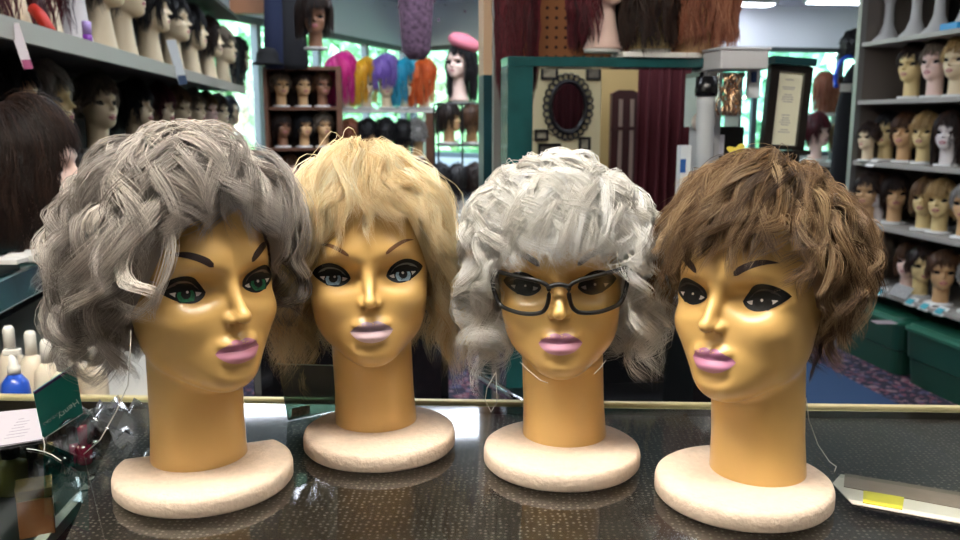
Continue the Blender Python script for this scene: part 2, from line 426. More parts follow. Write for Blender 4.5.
def cap_mesh(p, frac=.5, n=72, m=26, tone=.32):
    ph = np.linspace(-PI, PI, n, endpoint=False)
    ze = np.maximum(ip(ph, p['zend'])+.012, ip(ph, p.get('capz', [(0, .200), (40, .192), (62, .150), (85, .115), (180, .100)])))
    the = th_of_z(ze, .01)
    t = np.linspace(.02, 1, m)
    TH = the[:, None]*t[None, :]; PHg = ph[:, None]*np.ones(m)[None, :]
    h = p['H'](PHg, TH)*frac*(1-smoothstep((t-.86)/.14)*.9)[None, :]+.0015
    V = shell(PHg, TH, h, p.get('taper', 0)); idx = np.arange(n*m).reshape(n, m)
    Q = np.stack([idx[:, :-1], np.roll(idx, -1, 0)[:, :-1], np.roll(idx, -1, 0)[:, 1:], idx[:, 1:]], -1).reshape(-1, 4)
    return V.reshape(-1, 3), Q, np.full(n*m, tone)
def Hfun(top, side, back, low=1.0, front=.45):
    def f(phi, th):
        cf = np.cos(phi); sn = np.sin(np.minimum(th, PI/2))
        lat = side+(back-side)*np.clip(-cf, 0, 1)
        lat = lat*(1-(1-front)*smoothstep((cf-.35)/.5)*smoothstep((sn-.45)/.5))
        v = top+(lat-top)*sn**2
        return v*(1+(low-1)*smoothstep((th-PI/2)/.8))
    return f
WIGS = {}
WIGS['grey'] = dict(win=(.176, .051), locks=420, per=44, H=Hfun(.022, .036, .046, 1.05, .50), zend=[(0, .203), (22, .194), (40, .176), (54, .150), (64, .106), (82, .058), (130, .056), (180, .060)],
    len=1.15, drift=lambda ph, th: -.30*np.exp(-((ph+.25)/.6)**2)+.25*np.exp(-((ph-.7)/.5)**2)-.06+.55*np.sin(ph)*np.exp(-((np.abs(ph)-1.6)/.7)**2), driftj=.22, spread=.0080, clump=.62, turn=1.2, tpow=1.2, cN=.0100, cB=.0135, cT=.004,
    flip=.004, frizz=.0002, r=.00030, fly=.012, taper=.05, zj=.007, rise=.3)
WIGS['blonde'] = dict(win=(.172, .049), locks=400, per=34, H=Hfun(.022, .028, .032, 1.25, .38), zend=[(0, .196), (18, .190), (36, .174), (52, .152), (62, .105), (80, .050), (180, .050)],
    len=2.0, drift=lambda ph, th: .60*np.tanh((ph+.1)/.45)*np.exp(-(ph/1.1)**2), driftj=.09, spread=.0085, clump=.70, turn=1.1, rphase=False, phj=.005, cN=.0065, cB=.0095, cT=0,
    flip=.010, frizz=.0003, r=.00028, fly=.012, taper=.03, zj=.012, rise=.25, tl=.15, ts=.12)
WIGS['white'] = dict(win=(.165, .053), locks=600, per=26, H=Hfun(.008, .030, .036, 1.2, .50), zend=[(0, .177), (25, .177), (42, .178), (54, .174), (66, .120), (80, .054), (180, .052)],
    len=1.3, drift=lambda ph, th: 0*ph, driftj=.35, spread=.0042, clump=.62, turn=1.75, cN=.0100, cB=.0130, cT=.004,
    flip=.0, frizz=.0002, r=.00030, fly=.05, taper=.02, zj=.007, rise=.25, tl=.2)
WIGS['brown'] = dict(win=(.168, .052), locks=620, per=22, H=Hfun(.014, .027, .033, .45, .42), zend=[(0, .177), (25, .176), (45, .186), (60, .178), (75, .130), (100, .112), (130, .092), (180, .078)],
    len=.75, drift=lambda ph, th: -.22*np.exp(-(ph/1.2)**2), driftj=.25, spread=.0055, clump=.8, turn=1.1, cN=.0065, cB=.0085, cT=.0,
    flip=.006, frizz=.0004, r=.00028, fly=.04, taper=.22, zj=.009, rise=.3, tl=.25, ts=.18)
def make_wig(key, hd, m, label, seed):
    t = empty('wig', (hd['X'], hd['Y'], .95+.0165*hd['sc']), hd['yaw'], label, 'wig', None, hd['sc'])
    p = WIGS[key]
    V, Q, tn = groom(p, seed); a = link('hair', np_mesh('hair', V, Q, tn), m, t)
    V, Q, tn = cap_mesh(p, .35); b = link('wig_cap', np_mesh('wig_cap', V, Q, tn), m, t)
    for o in (a, b): o.rotation_mode = 'YXZ'; o.rotation_euler = (hd['pit'], hd['rol'], 0)
    return t
HM = {'grey': hair_mat('silver grey hair', '6e655e', 'bdb3aa', 'f8f0e6'),
      'blonde': hair_mat('golden blonde hair', 'd6b574', 'f8e6bc', 'fffbe6'),
      'white': hair_mat('platinum white hair', 'c8c2b8', 'fbf8f2', 'ffffff'),
      'brown': hair_mat('light brown hair', '45301f', '8c6d4d', 'c9ac84')}
make_wig('grey', HEADS[0], HM['grey'], 'silver grey wavy wig with big swept-back curls on the head at the left end', 27)
make_wig('blonde', HEADS[1], HM['blonde'], 'smooth golden blonde chin-length wig with wispy bangs, second from left', 12)
make_wig('white', HEADS[2], HM['white'], 'white curly ringlet wig on the head wearing glasses', 13)
make_wig('brown', HEADS[3], HM['brown'], 'short layered light brown wig on the head at the right end', 14)
# ------------------------------------------------------------------ spectacles on the third head
def spectacles(hd):
    t = empty('eyeglasses', (hd['X'], hd['Y'], .95+.0165*hd['sc']), hd['yaw'], 'black rectangular plastic eyeglasses on the white-wigged head', 'glasses', None, hd['sc'])
    m = mat('glossy black plastic', '070506', .3, coat=0); gm = glass_mat('lens glass', 'f2f2f0', 1.5, .01)
    hold = bpy.data.objects.new('front_frame', None)
    def fr(o): o.rotation_mode = 'YXZ'; o.rotation_euler = (hd['pit'], hd['rol'], 0); return o
    rim = MB()
    def yy(x): return -.0785+9.0*x*x
    def outline(sg, g=0):
        P = []
        for (x, z) in ((.0085, .1530), (.0150, .1578), (.0260, .1600), (.0400, .1618), (.0505, .1632), (.0530, .1600), (.0520, .1480), (.0480, .1360), (.0420, .1322),
                       (.0300, .1300), (.0180, .1308), (.0120, .1340), (.0088, .1420)): P.append((sg*(x*1.09-.0008), z))
        Q = []
        n = len(P)
        for i in range(n):
            p0, p1, p2, p3 = [Vector((*P[(i+k) % n], 0)) for k in (-1, 0, 1, 2)]
            for q in range(4):
                u = q/4; Q.append(.5*((2*p1)+(p2-p0)*u+(2*p0-5*p1+4*p2-p3)*u*u+(3*p1-p0-3*p2+p3)*u**3))
        return [(q.x, yy(q.x), q.y) for q in Q]
    for sg in (-1, 1):
        o = outline(sg); rim.tube(o, .0019, 8, True)
    rim.tube([(x, yy(x)-.0005, .1530+.0025*math.cos(x*180)) for x in np.linspace(-.0095, .0095, 7)], .0020, 8)
    f = fr(rim.build('front_frame', m, t, True))
    for sg in (-1, 1):
        o = outline(sg); n = len(o); c = np.mean(np.array(o), 0)
        v = [tuple(c)]+o+[(c[0], c[1]+.0012, c[2])]+[(a, b+.0012, d) for a, b, d in o]
        fc = [(0, i+1, (i+1) % n+1) for i in range(n)]+[(n+1, n+2+(i+1) % n, n+2+i) for i in range(n)]
        fr(mesh('lens', v, fc, gm, t, True))
        a = [(sg*.0525, yy(.0525), .1600), (sg*.0575, -.0500, .1600), (sg*.0605, -.030, .1595), (sg*.0620, -.005, .1580), (sg*.0600, .015, .1500), (sg*.0580, .025, .1380)]
        fr(MB().tube(a, .0016, 8, flat=1.6).build('temple_arm', m, t, True))
    bpy.data.objects.remove(hold)
spectacles(HEADS[2])
# ------------------------------------------------------------------ counter (showcase)
ZT = .95
e0 = Vector((-.5126, .8812)); e1 = Vector((.4905, .8425)); ed = (e1-e0).normalized(); en = Vector((ed.y, -ed.x))
CA = math.atan2(ed.y, ed.x); mid = (e0+e1)/2
def cl(px, py, z=ZT):   # pixel on the counter level, in counter coordinates (x along the back edge, y negative toward the viewer)
    d = ray(px, py); t = (z-EYE)/d[2]; p = Vector((d[0]*t, d[1]*t))-mid; return p.dot(ed), -p.dot(en)
cnt = empty('display_counter', (mid.x, mid.y, 0), CA, 'glass-topped showcase counter with a brass back edge and speckled dark inside', 'counter')
steel = mat('dull brass trim', 'dccf9e', .35, metal=.6, noise=.1)
GT = glass_mat('counter glass', 'eef4f2', 1.6, .05, boost=1.2)
m, nt, b = new_mat('speckled laminate'); MATS['speck'] = m
tc = nt.nodes.new('ShaderNodeTexCoord'); vo = nt.nodes.new('ShaderNodeTexVoronoi'); vo.inputs['Scale'].default_value = 200; vo.inputs['Randomness'].default_value = .4
nt.links.new(tc.outputs['Object'], vo.inputs['Vector'])
rp = nt.nodes.new('ShaderNodeValToRGB'); rp.color_ramp.elements[0].position = .14; rp.color_ramp.elements[0].color = L('9c9086'); rp.color_ramp.elements[1].position = .30; rp.color_ramp.elements[1].color = L('30201b')
nt.links.new(vo.outputs['Distance'], rp.inputs['Fac'])
n3 = nt.nodes.new('ShaderNodeTexNoise'); n3.inputs['Scale'].default_value = 9; nt.links.new(tc.outputs['Object'], n3.inputs['Vector'])
mxc = nt.nodes.new('ShaderNodeMix'); mxc.data_type = 'RGBA'; mxc.blend_type = 'MULTIPLY'; mxc.inputs[0].default_value = .8
r2 = nt.nodes.new('ShaderNodeValToRGB'); r2.color_ramp.elements[0].color = (.45, .35, .32, 1); r2.color_ramp.elements[0].position = .35; r2.color_ramp.elements[1].position = .65
nt.links.new(n3.outputs['Fac'], r2.inputs['Fac']); nt.links.new(rp.outputs['Color'], mxc.inputs[6]); nt.links.new(r2.outputs['Color'], mxc.inputs[7])
nt.links.new(mxc.outputs[2], b.inputs['Base Color']); b.inputs['Roughness'].default_value = .5
CW, CD = .72, .50
MB().box(-CW, CW, -CD, -.004, ZT-.008, ZT).build('glass_top', GT, cnt)
q = MB(); q.box(-CW, CW, -.004, .004, ZT-.003, ZT+.0030); q.build('back_edge_trim', steel, cnt, bevel=.0012)
MB().box(-CW, CW, -.004, .002, ZT-.05, ZT-.003).build('back_rail', mat('dark bronze rail', '3b3226', .4, metal=.6), cnt)
# the speckled deck ends in an oblique edge; left of it the case is open
xa, ya = cl(128, 404, ZT-.01); xb, yb = cl(66, 540, ZT-.01)
sl = (xb-xa)/(yb-ya)
MB().prism([(xa+sl*(-.006-ya), -.006), (xa+sl*(-CD-ya), -CD), (CW, -CD), (CW, -.006)], ZT-.022, ZT-.0095).build('speckled_deck', MATS['speck'], cnt)
MB().box(-CW, CW, -CD, 0, .02, .06).box(-CW, CW, -CD, -CD+.02, .06, ZT-.02).box(CW-.02, CW, -CD, 0, .06, ZT-.02).build('case_body', mat('case brown laminate', '2a211c', .5), cnt)
x2, y2 = cl(113, 460, .885); x3, y3 = cl(38, 545, .885); s2 = (x3-x2)/(y3-y2)
lx = lambda y: x2+s2*(y-y2)
MB().prism([(-CW, -.01), (-CW, -CD+.02), (lx(-CD+.02), -CD+.02), (lx(-.01), -.01)], .878, .885).build('case_shelf', mat('case shelf grey', '1c2120', .3), cnt)
MB().prism([(lx(-.01)-.006, -.01), (lx(-CD+.02)-.006, -CD+.02), (lx(-CD+.02)+.004, -CD+.02), (lx(-.01)+.004, -.01)], .876, .8865).build('shelf_edge', mat('pale shelf edge', 'c9c6bd', .4), cnt)
MB().box(-CW, CW-.03, -CD+.03, -.012, .55, .57).build('case_floor', mat('case floor grey', '4b4844', .6), cnt)
MB().box(-CW, CW, -.003, .001, .06, ZT-.05).build('case_back', mat('case brown laminate', '2a211c', .5), cnt)
# things standing in the open part of the case
cosm = mat('dark green glass', '12201f', .12, coat=.8); goldcap = mat('polished gold cap', 'c9a565', .2, metal=.9)
def bottle(name, px, py, z, r, h, bm_, cm_, label, cat, group=None, neck=.45, caph=.3):
    x, y = cl(px, py, z); p = mid+ed*x-en*y
    t = empty(name, (p.x, p.y, z), 0, label, cat, group)
    MB().lathe([(r*.9, 0), (r, h*.03), (r, h*(1-caph)*.86), (r*.9, h*(1-caph)*.94), (r*neck, h*(1-caph)), (r*neck, h*(1-caph)+.002)], 18).build('bottle_body', bm_, t, True, )
    MB().lathe([(r*neck*1.25, h*(1-caph)+.001), (r*neck*1.25, h*.96), (r*neck*1.05, h)], 14).build('cap', cm_, t, True)
blk = mat('black cap plastic', '0d0d10', .25)
zs = .885
bottle('cosmetic_bottle', 14, 492, zs, .015, .050, mat('olive glass', '6d6a35', .1, coat=.8), blk, 'olive green cosmetic bottle in the showcase, nearest the left edge', 'bottle')
bottle('cosmetic_bottle', 34, 472, zs, .014, .054, cosm, blk, 'tall dark green bottle under the teal card in the showcase', 'bottle')
bottle('cosmetic_bottle', 50, 487, zs, .013, .046, cosm, goldcap, 'dark bottle with a gold cap at the showcase front', 'bottle')
for k, (px, py, c, lb) in enumerate([(66, 474, '15181a', 'black nail polish bottle beside the gold-capped bottle'), (74, 462, 'a01c4c', 'crimson nail polish bottle in the middle of the row'), (85, 463, '8f1637', 'deep pink nail polish bottle next to the crimson one'), (97, 457, '23252a', 'charcoal nail polish bottle near the speckled panel edge'), (58, 462, '3a2f33', 'dusky plum nail polish bottle behind the row')]):
    bottle('nail_polish', px, py, zs, .0085, .042, mat('polish '+c, c, .12, coat=.8), blk if k != 2 else mat('polish '+c, c, .12), lb, 'nail polish', 'nail polish bottles in the showcase', .5, .5)
x, y = cl(38, 530, zs); p = mid+ed*x-en*y
t = empty('cosmetic_box', (p.x, p.y, zs), CA+.5, 'orange-brown boxed cosmetic with gold lid in the showcase corner', 'box')
MB().box(-.014, .014, -.014, .014, 0, .034).build('carton', mat('copper carton', 'a8673f', .35, noise=.2), t, bevel=.001)
MB().box(-.0145, .0145, -.0145, .0145, .034, .044).build('lid', goldcap, t, bevel=.001)
# white paper insert lying on the case shelf and a clear bag
x, y = cl(105, 500, zs); p = mid+ed*x-en*y
v = []; f = []
for i in range(9):
    for j in range(9):
        a = (i/8-.5)*.09; c_ = (j/8-.5)*.07
        v.append((a, c_, .012+.010*math.sin(i*1.9+j)*math.sin(j*1.3+i*.4)+.012*(1-((i-4)/4)**2)))
for i in range(8):
    for j in range(8): f.append((i*9+j, (i+1)*9+j, (i+1)*9+j+1, i*9+j+1))
o = mesh('plastic_bag', v, f, glass_mat('clear film', 'f4f6f6', 1.5, .08, haze=.03, boost=1.5), None, True); o.location = (p.x, p.y, zs); o.rotation_euler = (0, 0, .6)
sd = o.modifiers.new('s', 'SOLIDIFY'); sd.thickness = .0006
tag(o, 'crumpled clear plastic bag lying in the open showcase', 'bag')
x, y = cl(112, 436); p = mid+ed*x-en*y
o = o.copy(); C.objects.link(o); o.location = (p.x, p.y, ZT-.001); o.rotation_euler = (0, 0, -.4); o.scale = (.8, .8, 1.1)
tag(o, 'crumpled clear cellophane wrap on the counter behind the teal card', 'wrap')
# ------------------------------------------------------------------ text helper
def text(s, size, m, parent, loc, rot, name='lettering', shear=0, align='CENTER'):
    cu = bpy.data.curves.new(name, 'FONT'); cu.body = s; cu.size = size; cu.extrude = .00015; cu.shear = shear; cu.align_x = align; cu.align_y = 'CENTER'
    o = bpy.data.objects.new(name, cu); C.objects.link(o); dg = bpy.context.evaluated_depsgraph_get()
    me = bpy.data.meshes.new_from_object(o.evaluated_get(dg)); bpy.data.objects.remove(o)
    q = link(name, me, m, parent); q.location = loc; q.rotation_euler = rot; return q
def quad_card(P, th=.0006):
    """a thin card through four world corners; gives a mesh in a frame whose x/y run along it"""
    P = [Vector(p) for p in P]; nn = (P[1]-P[0]).cross(P[3]-P[0]); cc = Vector((0, 0, EYE)); dd = P[2]-cc
    P[2] = cc+dd*((P[0]-cc).dot(nn)/dd.dot(nn)); o = P[0]; ex = (P[1]-P[0]); W_ = ex.length; ex.normalize(); ez = ex.cross(P[3]-P[0]).normalized(); ey = ez.cross(ex)
    M = Matrix((ex, ey, ez)).transposed().to_4x4(); M.translation = o
    pts = [((p-o).dot(ex), (p-o).dot(ey)) for p in P]; return M, pts, W_
def cpt(px, py, dz=0, z=None):
    d = ray(px, py); t = ((z if z is not None else ZT)-EYE)/d[2]; return Vector((d[0]*t, d[1]*t, (z if z is not None else ZT)+dz))
def rpt(px, py, w): return W3(*atw(px, py, w))
# teal brand card, standing tilted and upside down on the counter
TEAL = mat('teal card', '0f7f78', .4); PURP = mat('purple band', '43205e', .4)
Pc = [cpt(43, 440, .0012), rpt(83, 413, .81), rpt(75, 364, .81), rpt(33, 392, .765)]
M, pts, wd = quad_card(Pc)
t = bpy.data.objects.new('brand_tag', None); C.objects.link(t); t.matrix_world = M
tag(t, 'teal wig tag with a purple edge, upside down, hung beside the left wig', 'tag')
hh = pts[3][1]
MB().prism(pts, -.0004, .0004).build('card', TEAL, t)
a_, b_ = Vector(pts[3]), Vector(pts[2]); dn = Vector((.0, -.0032))
MB().prism([tuple(a_+dn), tuple(b_+dn), tuple(b_), tuple(a_)], .0004, .0009).build('purple_edge', PURP, t)
a_, b_ = Vector(pts[0]), Vector(pts[1]); up_ = Vector((0, .0008))
MB().prism([tuple(a_), tuple(b_), tuple(b_+up_), tuple(a_+up_)], .0004, .0008).build('fold_edge', mat('white paper', 'e6e4de', .6), t)
text('Henry', .0095, mat('white ink', 'd8e8e4', .5), t, (wd*.70+pts[3][0]*.3, hh*.28, .0006), (0, 0, PI+.22), shear=.5)
text('MARGU', .0058, mat('grey ink', '7a8f90', .5), t, (wd*.30+pts[3][0]*.3, hh*.30, .0006), (0, 0, PI+.12))
o = MB().tube([cpt(43, 440, .004), cpt(45, 447, .002), cpt(44, 453, .0012), cpt(35, 451, .0012), cpt(27, 450, .0012)], .0005, 5).tube([cpt(44, 453, .0014), cpt(52, 456, .0012), cpt(61, 462, .0012)], .0005, 5).build('tag_string', mat('white string', 'dcdcd6', .7), None, True)
tag(o, 'knotted white string at the foot of the teal tag', 'string')
# leaflet under it
Pl = [cpt(-25, 452, .0012), cpt(46, 441, .0015), cpt(62, 407, .0012), cpt(-8, 414, .0012)]
M, pts, wd = quad_card(Pl)
t = bpy.data.objects.new('leaflet', None); C.objects.link(t); t.matrix_world = M
tag(t, 'white printed leaflet with a dark edge lying on the counter at the left', 'leaflet')
MB().prism(pts, -.0004, .0003).build('sheet', mat('leaflet paper', 'aea7ac', .6), t)
tx = MB()
for k in range(7):
    y0 = pts[2][1]*(.2+.09*k); tx.box(wd*.40+.002*k, wd*(.70+.04*(k % 3)), y0, y0+.0007, .0003, .0005)
tx.build('printed_lines', mat('faint print', '8f8a94', .6), t)
MB().prism([tuple(Vector(pts[0])), tuple(Vector(pts[1])), tuple(Vector(pts[1])+Vector((0, .0012))), tuple(Vector(pts[0])+Vector((0, .0012)))], .0003, .0006).build('dark_edge', mat('dark purple ink', '3c2a3e', .5), t)
# right-hand tag: folded long card with a yellow band
B0, B1 = cpt(852, 505, .001), cpt(975, 527, .001); T0, T1 = rpt(845, 469.5, .665), rpt(975, 487, .635)
M, pts, wd = quad_card([B0, B1, T1, T0])
t = bpy.data.objects.new('price_tag', None); C.objects.link(t); t.matrix_world = M
tag(t, 'long folded cardboard tag with a yellow band, right of the last foam disc', 'tag')
tip = M.inverted() @ cpt(833, 477, .004)
MB().prism([pts[0], pts[1], pts[2], pts[3], (tip.x, tip.y)], -.0004, .0003).build('card_front', mat('tag cream', 'd9cdbf', .6), t)
hA = pts[3][1]
MB().prism([(pts[3][0]*.8, hA*.42), (wd, hA*.36), pts[2], pts[3]], .0003, .0008).build('brown_panel', mat('taupe board', '8f7a6b', .6, noise=.12, nscale=60), t)
MB().prism([(wd*.09, hA*.06), (wd*.42, hA*.06), (wd*.44, hA*.40), (wd*.08, hA*.40)], .0003, .0009).build('yellow_band', mat('tag yellow', 'd8c834', .6), t)
# thread from the brown wig to its tag
thr = mat('clear thread', 'cfcac0', .5)
tag(MB().tube([rpt(806, 398, .66), rpt(809, 420, .67), rpt(818, 445, .68), cpt(829, 466, .004), cpt(836, 470, .003), cpt(834, 477, .0045)], .00045, 5).build('tag_thread', thr, None, True), 'pale thread running from the brown wig down to the yellow-banded tag', 'thread')
tag(MB().tube([rpt(131, 330, .62), rpt(130, 360, .62), rpt(128, 385, .62), rpt(116, 412, .63), rpt(100, 440, .66), cpt(84, 455, .001)], .0004, 5).build('tag_thread', thr, None, True), 'pale thread hanging below the grey wig at the left', 'thread')
th = MB().tube([rpt(496, 372, .70), rpt(487, 388, .70), rpt(485, 400, .70), rpt(491, 412, .71), rpt(497, 402, .70), rpt(496, 372, .70)], .0004, 5)
tag(th.build('wig_thread', thr, None, True), 'looped clear thread dangling from the left side of the white curls', 'thread')
ch = MB().tube([rpt(520, 362, .66), rpt(528, 370, .652), rpt(540, 380, .643), rpt(548, 383, .64)], .0003, 5)
tag(ch.build('chin_thread', thr, None, True), 'clear thread at the left of the chin of the head with glasses', 'thread')
tag(MB().tube([rpt(606, 360, .66), rpt(601, 367, .652), rpt(594, 374, .645)], .0003, 5).build('chin_thread', thr, None, True), 'clear thread at the right of the chin of the head with glasses', 'thread')
# small clear sign leaning behind the second head
Pg = [cpt(288, 421, .001), cpt(336, 411, .001), rpt(340, 366, .82), rpt(278, 364, .80)]
M, pts, wd = quad_card(Pg)
t = bpy.data.objects.new('acrylic_sign', None); C.objects.link(t); t.matrix_world = M
tag(t, 'small clear green-tinted acrylic sign between the first two heads', 'sign')
MB().prism(pts, -.001, .001).build('panel', glass_mat('green acrylic', '7f978a', 1.5, .05, haze=.12), t)
MB().prism([(wd*.05, pts[2][1]*.06), (wd*.42, pts[2][1]*.06), (wd*.42, pts[2][1]*.26), (wd*.05, pts[2][1]*.26)], .0011, .0014).build('sticker', mat('kraft sticker', '8a8270', .6, noise=.5, nscale=300), t)
MB().tube([(pts[3][0], pts[3][1], 0), (pts[2][0], pts[2][1], 0)], .0008, 5).build('top_edge', mat('bright edge', 'b9cdc2', .3), t)
# ------------------------------------------------------------------ the room
def struct(o): o['kind'] = 'structure'; return o
H_C = 2.45
wallm = mat('off white wall', 'b9b4ac', .8); whitep = mat('white soffit paint', 'dfe0e6', .7)
m, nt, b = new_mat('speckled carpet'); MATS['carpet'] = m
tc = nt.nodes.new('ShaderNodeTexCoord'); vo = nt.nodes.new('ShaderNodeTexVoronoi'); vo.inputs['Scale'].default_value = 45
nt.links.new(tc.outputs['Object'], vo.inputs['Vector'])
rp = nt.nodes.new('ShaderNodeValToRGB'); rp.color_ramp.interpolation = 'CONSTANT'; e = rp.color_ramp.elements
e[0].color = L('2c2438'); e[0].position = 0; e[1].color = L('74404e'); e[1].position = .30
for pz, cc in ((.45, '241e30'), (.62, '4d4a66'), (.72, '1f1a28'), (.86, '8a6a70')): x_ = e.new(pz); x_.color = L(cc)
sp_ = nt.nodes.new('ShaderNodeSeparateColor'); nt.links.new(vo.outputs['Color'], sp_.inputs[0]); nt.links.new(sp_.outputs[0], rp.inputs['Fac'])
nt.links.new(rp.outputs['Color'], b.inputs['Base Color']); b.inputs['Roughness'].default_value = .95
plan = [(-1.15, -2.5), (-1.15, 6.2), (.56, 9.6), (1.3, 8.9), (6.3, 9.1), (6.3, 4.7), (3.15, 4.7), (3.15, -2.5)]
struct(MB().prism(plan, -.1, 0).room().build('floor', MATS['carpet']))
m = mat('ceiling tile', 'c9c7d2', .8)
struct(MB().prism(plan, H_C, H_C+.1).room().build('ceiling', m))
def wall(name, a, b_, z0=0, z1=H_C, m_=wallm, th=.1, off=True):
    a = Vector(a); b_ = Vector(b_); d = (b_-a).normalized(); n = Vector((-d.y, d.x))*th
    return struct(MB().prism([tuple(a), tuple(b_), tuple(b_+n), tuple(a+n)], z0, z1).room().build(name, m_))
wall('wall_left', plan[0], plan[1]); wall('wall_front', (3.15, -2.5), (-1.15, -2.5), 0, H_C, mat('dark merchandise wall', '5c564f', .8))
wall('wall_right', (3.15, 4.7), (3.15, -2.5)); wall('wall_far_right', (6.3, 9.1), (6.3, 4.7)); wall('wall_return', (6.3, 4.7), (3.15, 4.7))
SILL, HEAD = .85, 2.02
fm = mat('window frame dark', '3a4145', .5); pane = glass_mat('window glass', 'f6fffd', 1.45, .01)
def window(k, a, b_, nm):
    wall('wall_back' if k == 1 else 'wall_back.%03d' % k, a, b_, 0, SILL); wall('wall_soffit' if k == 1 else 'wall_soffit.%03d' % k, a, b_, HEAD, H_C, whitep)
    a = Vector(a); b_ = Vector(b_); d = (b_-a); Ln = d.length; d.normalize(); n = Vector((-d.y, d.x))
    g = MB(); P_ = lambda s, w_: tuple(a+d*s+n*w_)
    def bar(s0, s1, z0, z1): g.prism([P_(s0, .02), P_(s1, .02), P_(s1, .08), P_(s0, .08)], z0, z1)
    bar(0, Ln, SILL, SILL+.05); bar(0, Ln, HEAD-.05, HEAD)
    for i in range(nm+1): s = Ln*i/nm; s = min(max(s, .03), Ln-.03); bar(s-.03, s+.03, SILL, HEAD)
    o = struct(g.room().build('window_%d' % k, fm))
    MB().prism([P_(0, .045), P_(Ln, .045), P_(Ln, .051), P_(0, .051)], SILL+.02, HEAD-.02).room().build('pane', pane, o)
window(1, plan[1], plan[2], 4); window(2, plan[2], plan[3], 1); window(3, plan[3], plan[4], 5)
# greenery outside
def leafy(px, w, z, r, hexc, label, seed):
    u, _, _ = atw(px, 100, w); t = empty('tree', W3(u, w, 0), 0, label, 'tree', 'trees outside the shop windows')
    rr = np.random.default_rng(seed); N_ = 1500
    d = unit(rr.normal(size=(N_, 3))); c_ = d*(r*rr.random((N_, 1))**.4)*np.array([1, .8, .9])+np.array([0, 0, z])
    a = unit(rr.normal(size=(N_, 3))); b2 = unit(np.cross(a, rr.normal(size=(N_, 3)))); s = .10*r*(.6+.8*rr.random((N_, 1)))
    V = np.stack([c_-a*s, c_-b2*s*.5, c_+a*s, c_+b2*s*.5], 1).reshape(-1, 3); Q = np.arange(N_*4).reshape(-1, 4)
    link('foliage', np_mesh('foliage', V, Q), mat('leaf '+hexc, hexc, .6), t)
    MB().lathe([(.14*r/1.5, -.3), (.10*r/1.5, z*.6), (.05*r/1.5, z)], 10).build('trunk', mat('bark', '4d4336', .9), t, True)
for i, (px, w_, z, r, hx, lb) in enumerate([(250, 14, 1.7, 1.8, '8fbf8a', 'leafy green tree outside the left end of the window'), (335, 15.5, 2.0, 2.0, 'a6cf9c', 'pale green tree outside above the pink and yellow wigs'),
     (395, 14, 1.4, 1.6, '7fae78', 'bushy green tree outside above the purple wig'), (455, 16, 2.0, 2.0, '9cc892', 'green tree outside behind the pink-hatted mannequin'),
     (770, 17, 1.8, 2.2, '98c8a8', 'green tree outside behind the framed certificate'), (850, 16, 1.4, 2.0, 'a8d0b4', 'blue-green tree outside behind the blue headband')]):
    leafy(px, w_, z, r, hx, lb, 50+i)
tag(MB().box(-8, 12, 11, 40, -.35, -.3).room().build('lawn', mat('grass', '7fa46c', .9, noise=.3, nscale=2)), None, None)
bpy.data.objects['lawn']['kind'] = 'stuff'; bpy.data.objects['lawn']['label'] = 'pale green lawn outside the shop windows'; bpy.data.objects['lawn']['category'] = 'grass'
# ceiling lights
def fixture(u, w_, lu, lw, st, label, grp='ceiling light panels'):
    t = empty('ceiling_light', W3(u, w_, H_C), YAW, label, 'ceiling light', grp)
    MB().box(-lu/2-.03, lu/2+.03, -lw/2-.03, lw/2+.03, -.05, -.001).build('housing', mat('light housing', 'd5d5d5', .5), t)
    m = mat('fluorescent diffuser %g' % st, 'fffaf0' if w_ < 2 else 'eaf2ff', .5, emit=st)
    MB().box(-lu/2, lu/2, -lw/2, lw/2, -.062, -.0505).build('diffuser', m, t)
FX = [(-.12, 3.95, .42, .30, 9), (.95, 4.75, 1.5, .42, 9), (3.75, 8.6, .9, .18, 12), (4.75, 8.3, .55, .18, 12),
      (-.35, .35, 1.2, .35, 22), (.8, .1, 1.2, .35, 6), (-.2, -1.3, 1.2, .35, 1.5), (1.15, 3.1, .5, .25, 9), (-.1, 2.3, 1.2, .3, 8), (2.2, 2.2, 1.2, .3, 9), (1.9, 6.6, 1.2, .3, 9), (-.50, 5.2, .8, .3, 9)]  # partition, aisle and bookcase panels are unseen, added to brighten those spots
FL = ['short light panel seen mirrored in the counter by the second head', 'long light panel mirrored in the counter behind the bases', 'bright strip light at the far end, left of two', 'short bright strip light at the far end near the shelves',
      'light panel right above the counter, left side', 'light panel above the viewer, right side', 'light panel behind the viewer', 'small unseen light panel added to brighten the cream partition', 'unseen light panel added over the aisle to brighten the left shelves', 'light panel above the right-hand shelves', 'light panel above the far middle of the shop', 'unseen light panel placed to brighten the brown bookcase']
for a, l in zip(FX, FL): fixture(*a, label=l)
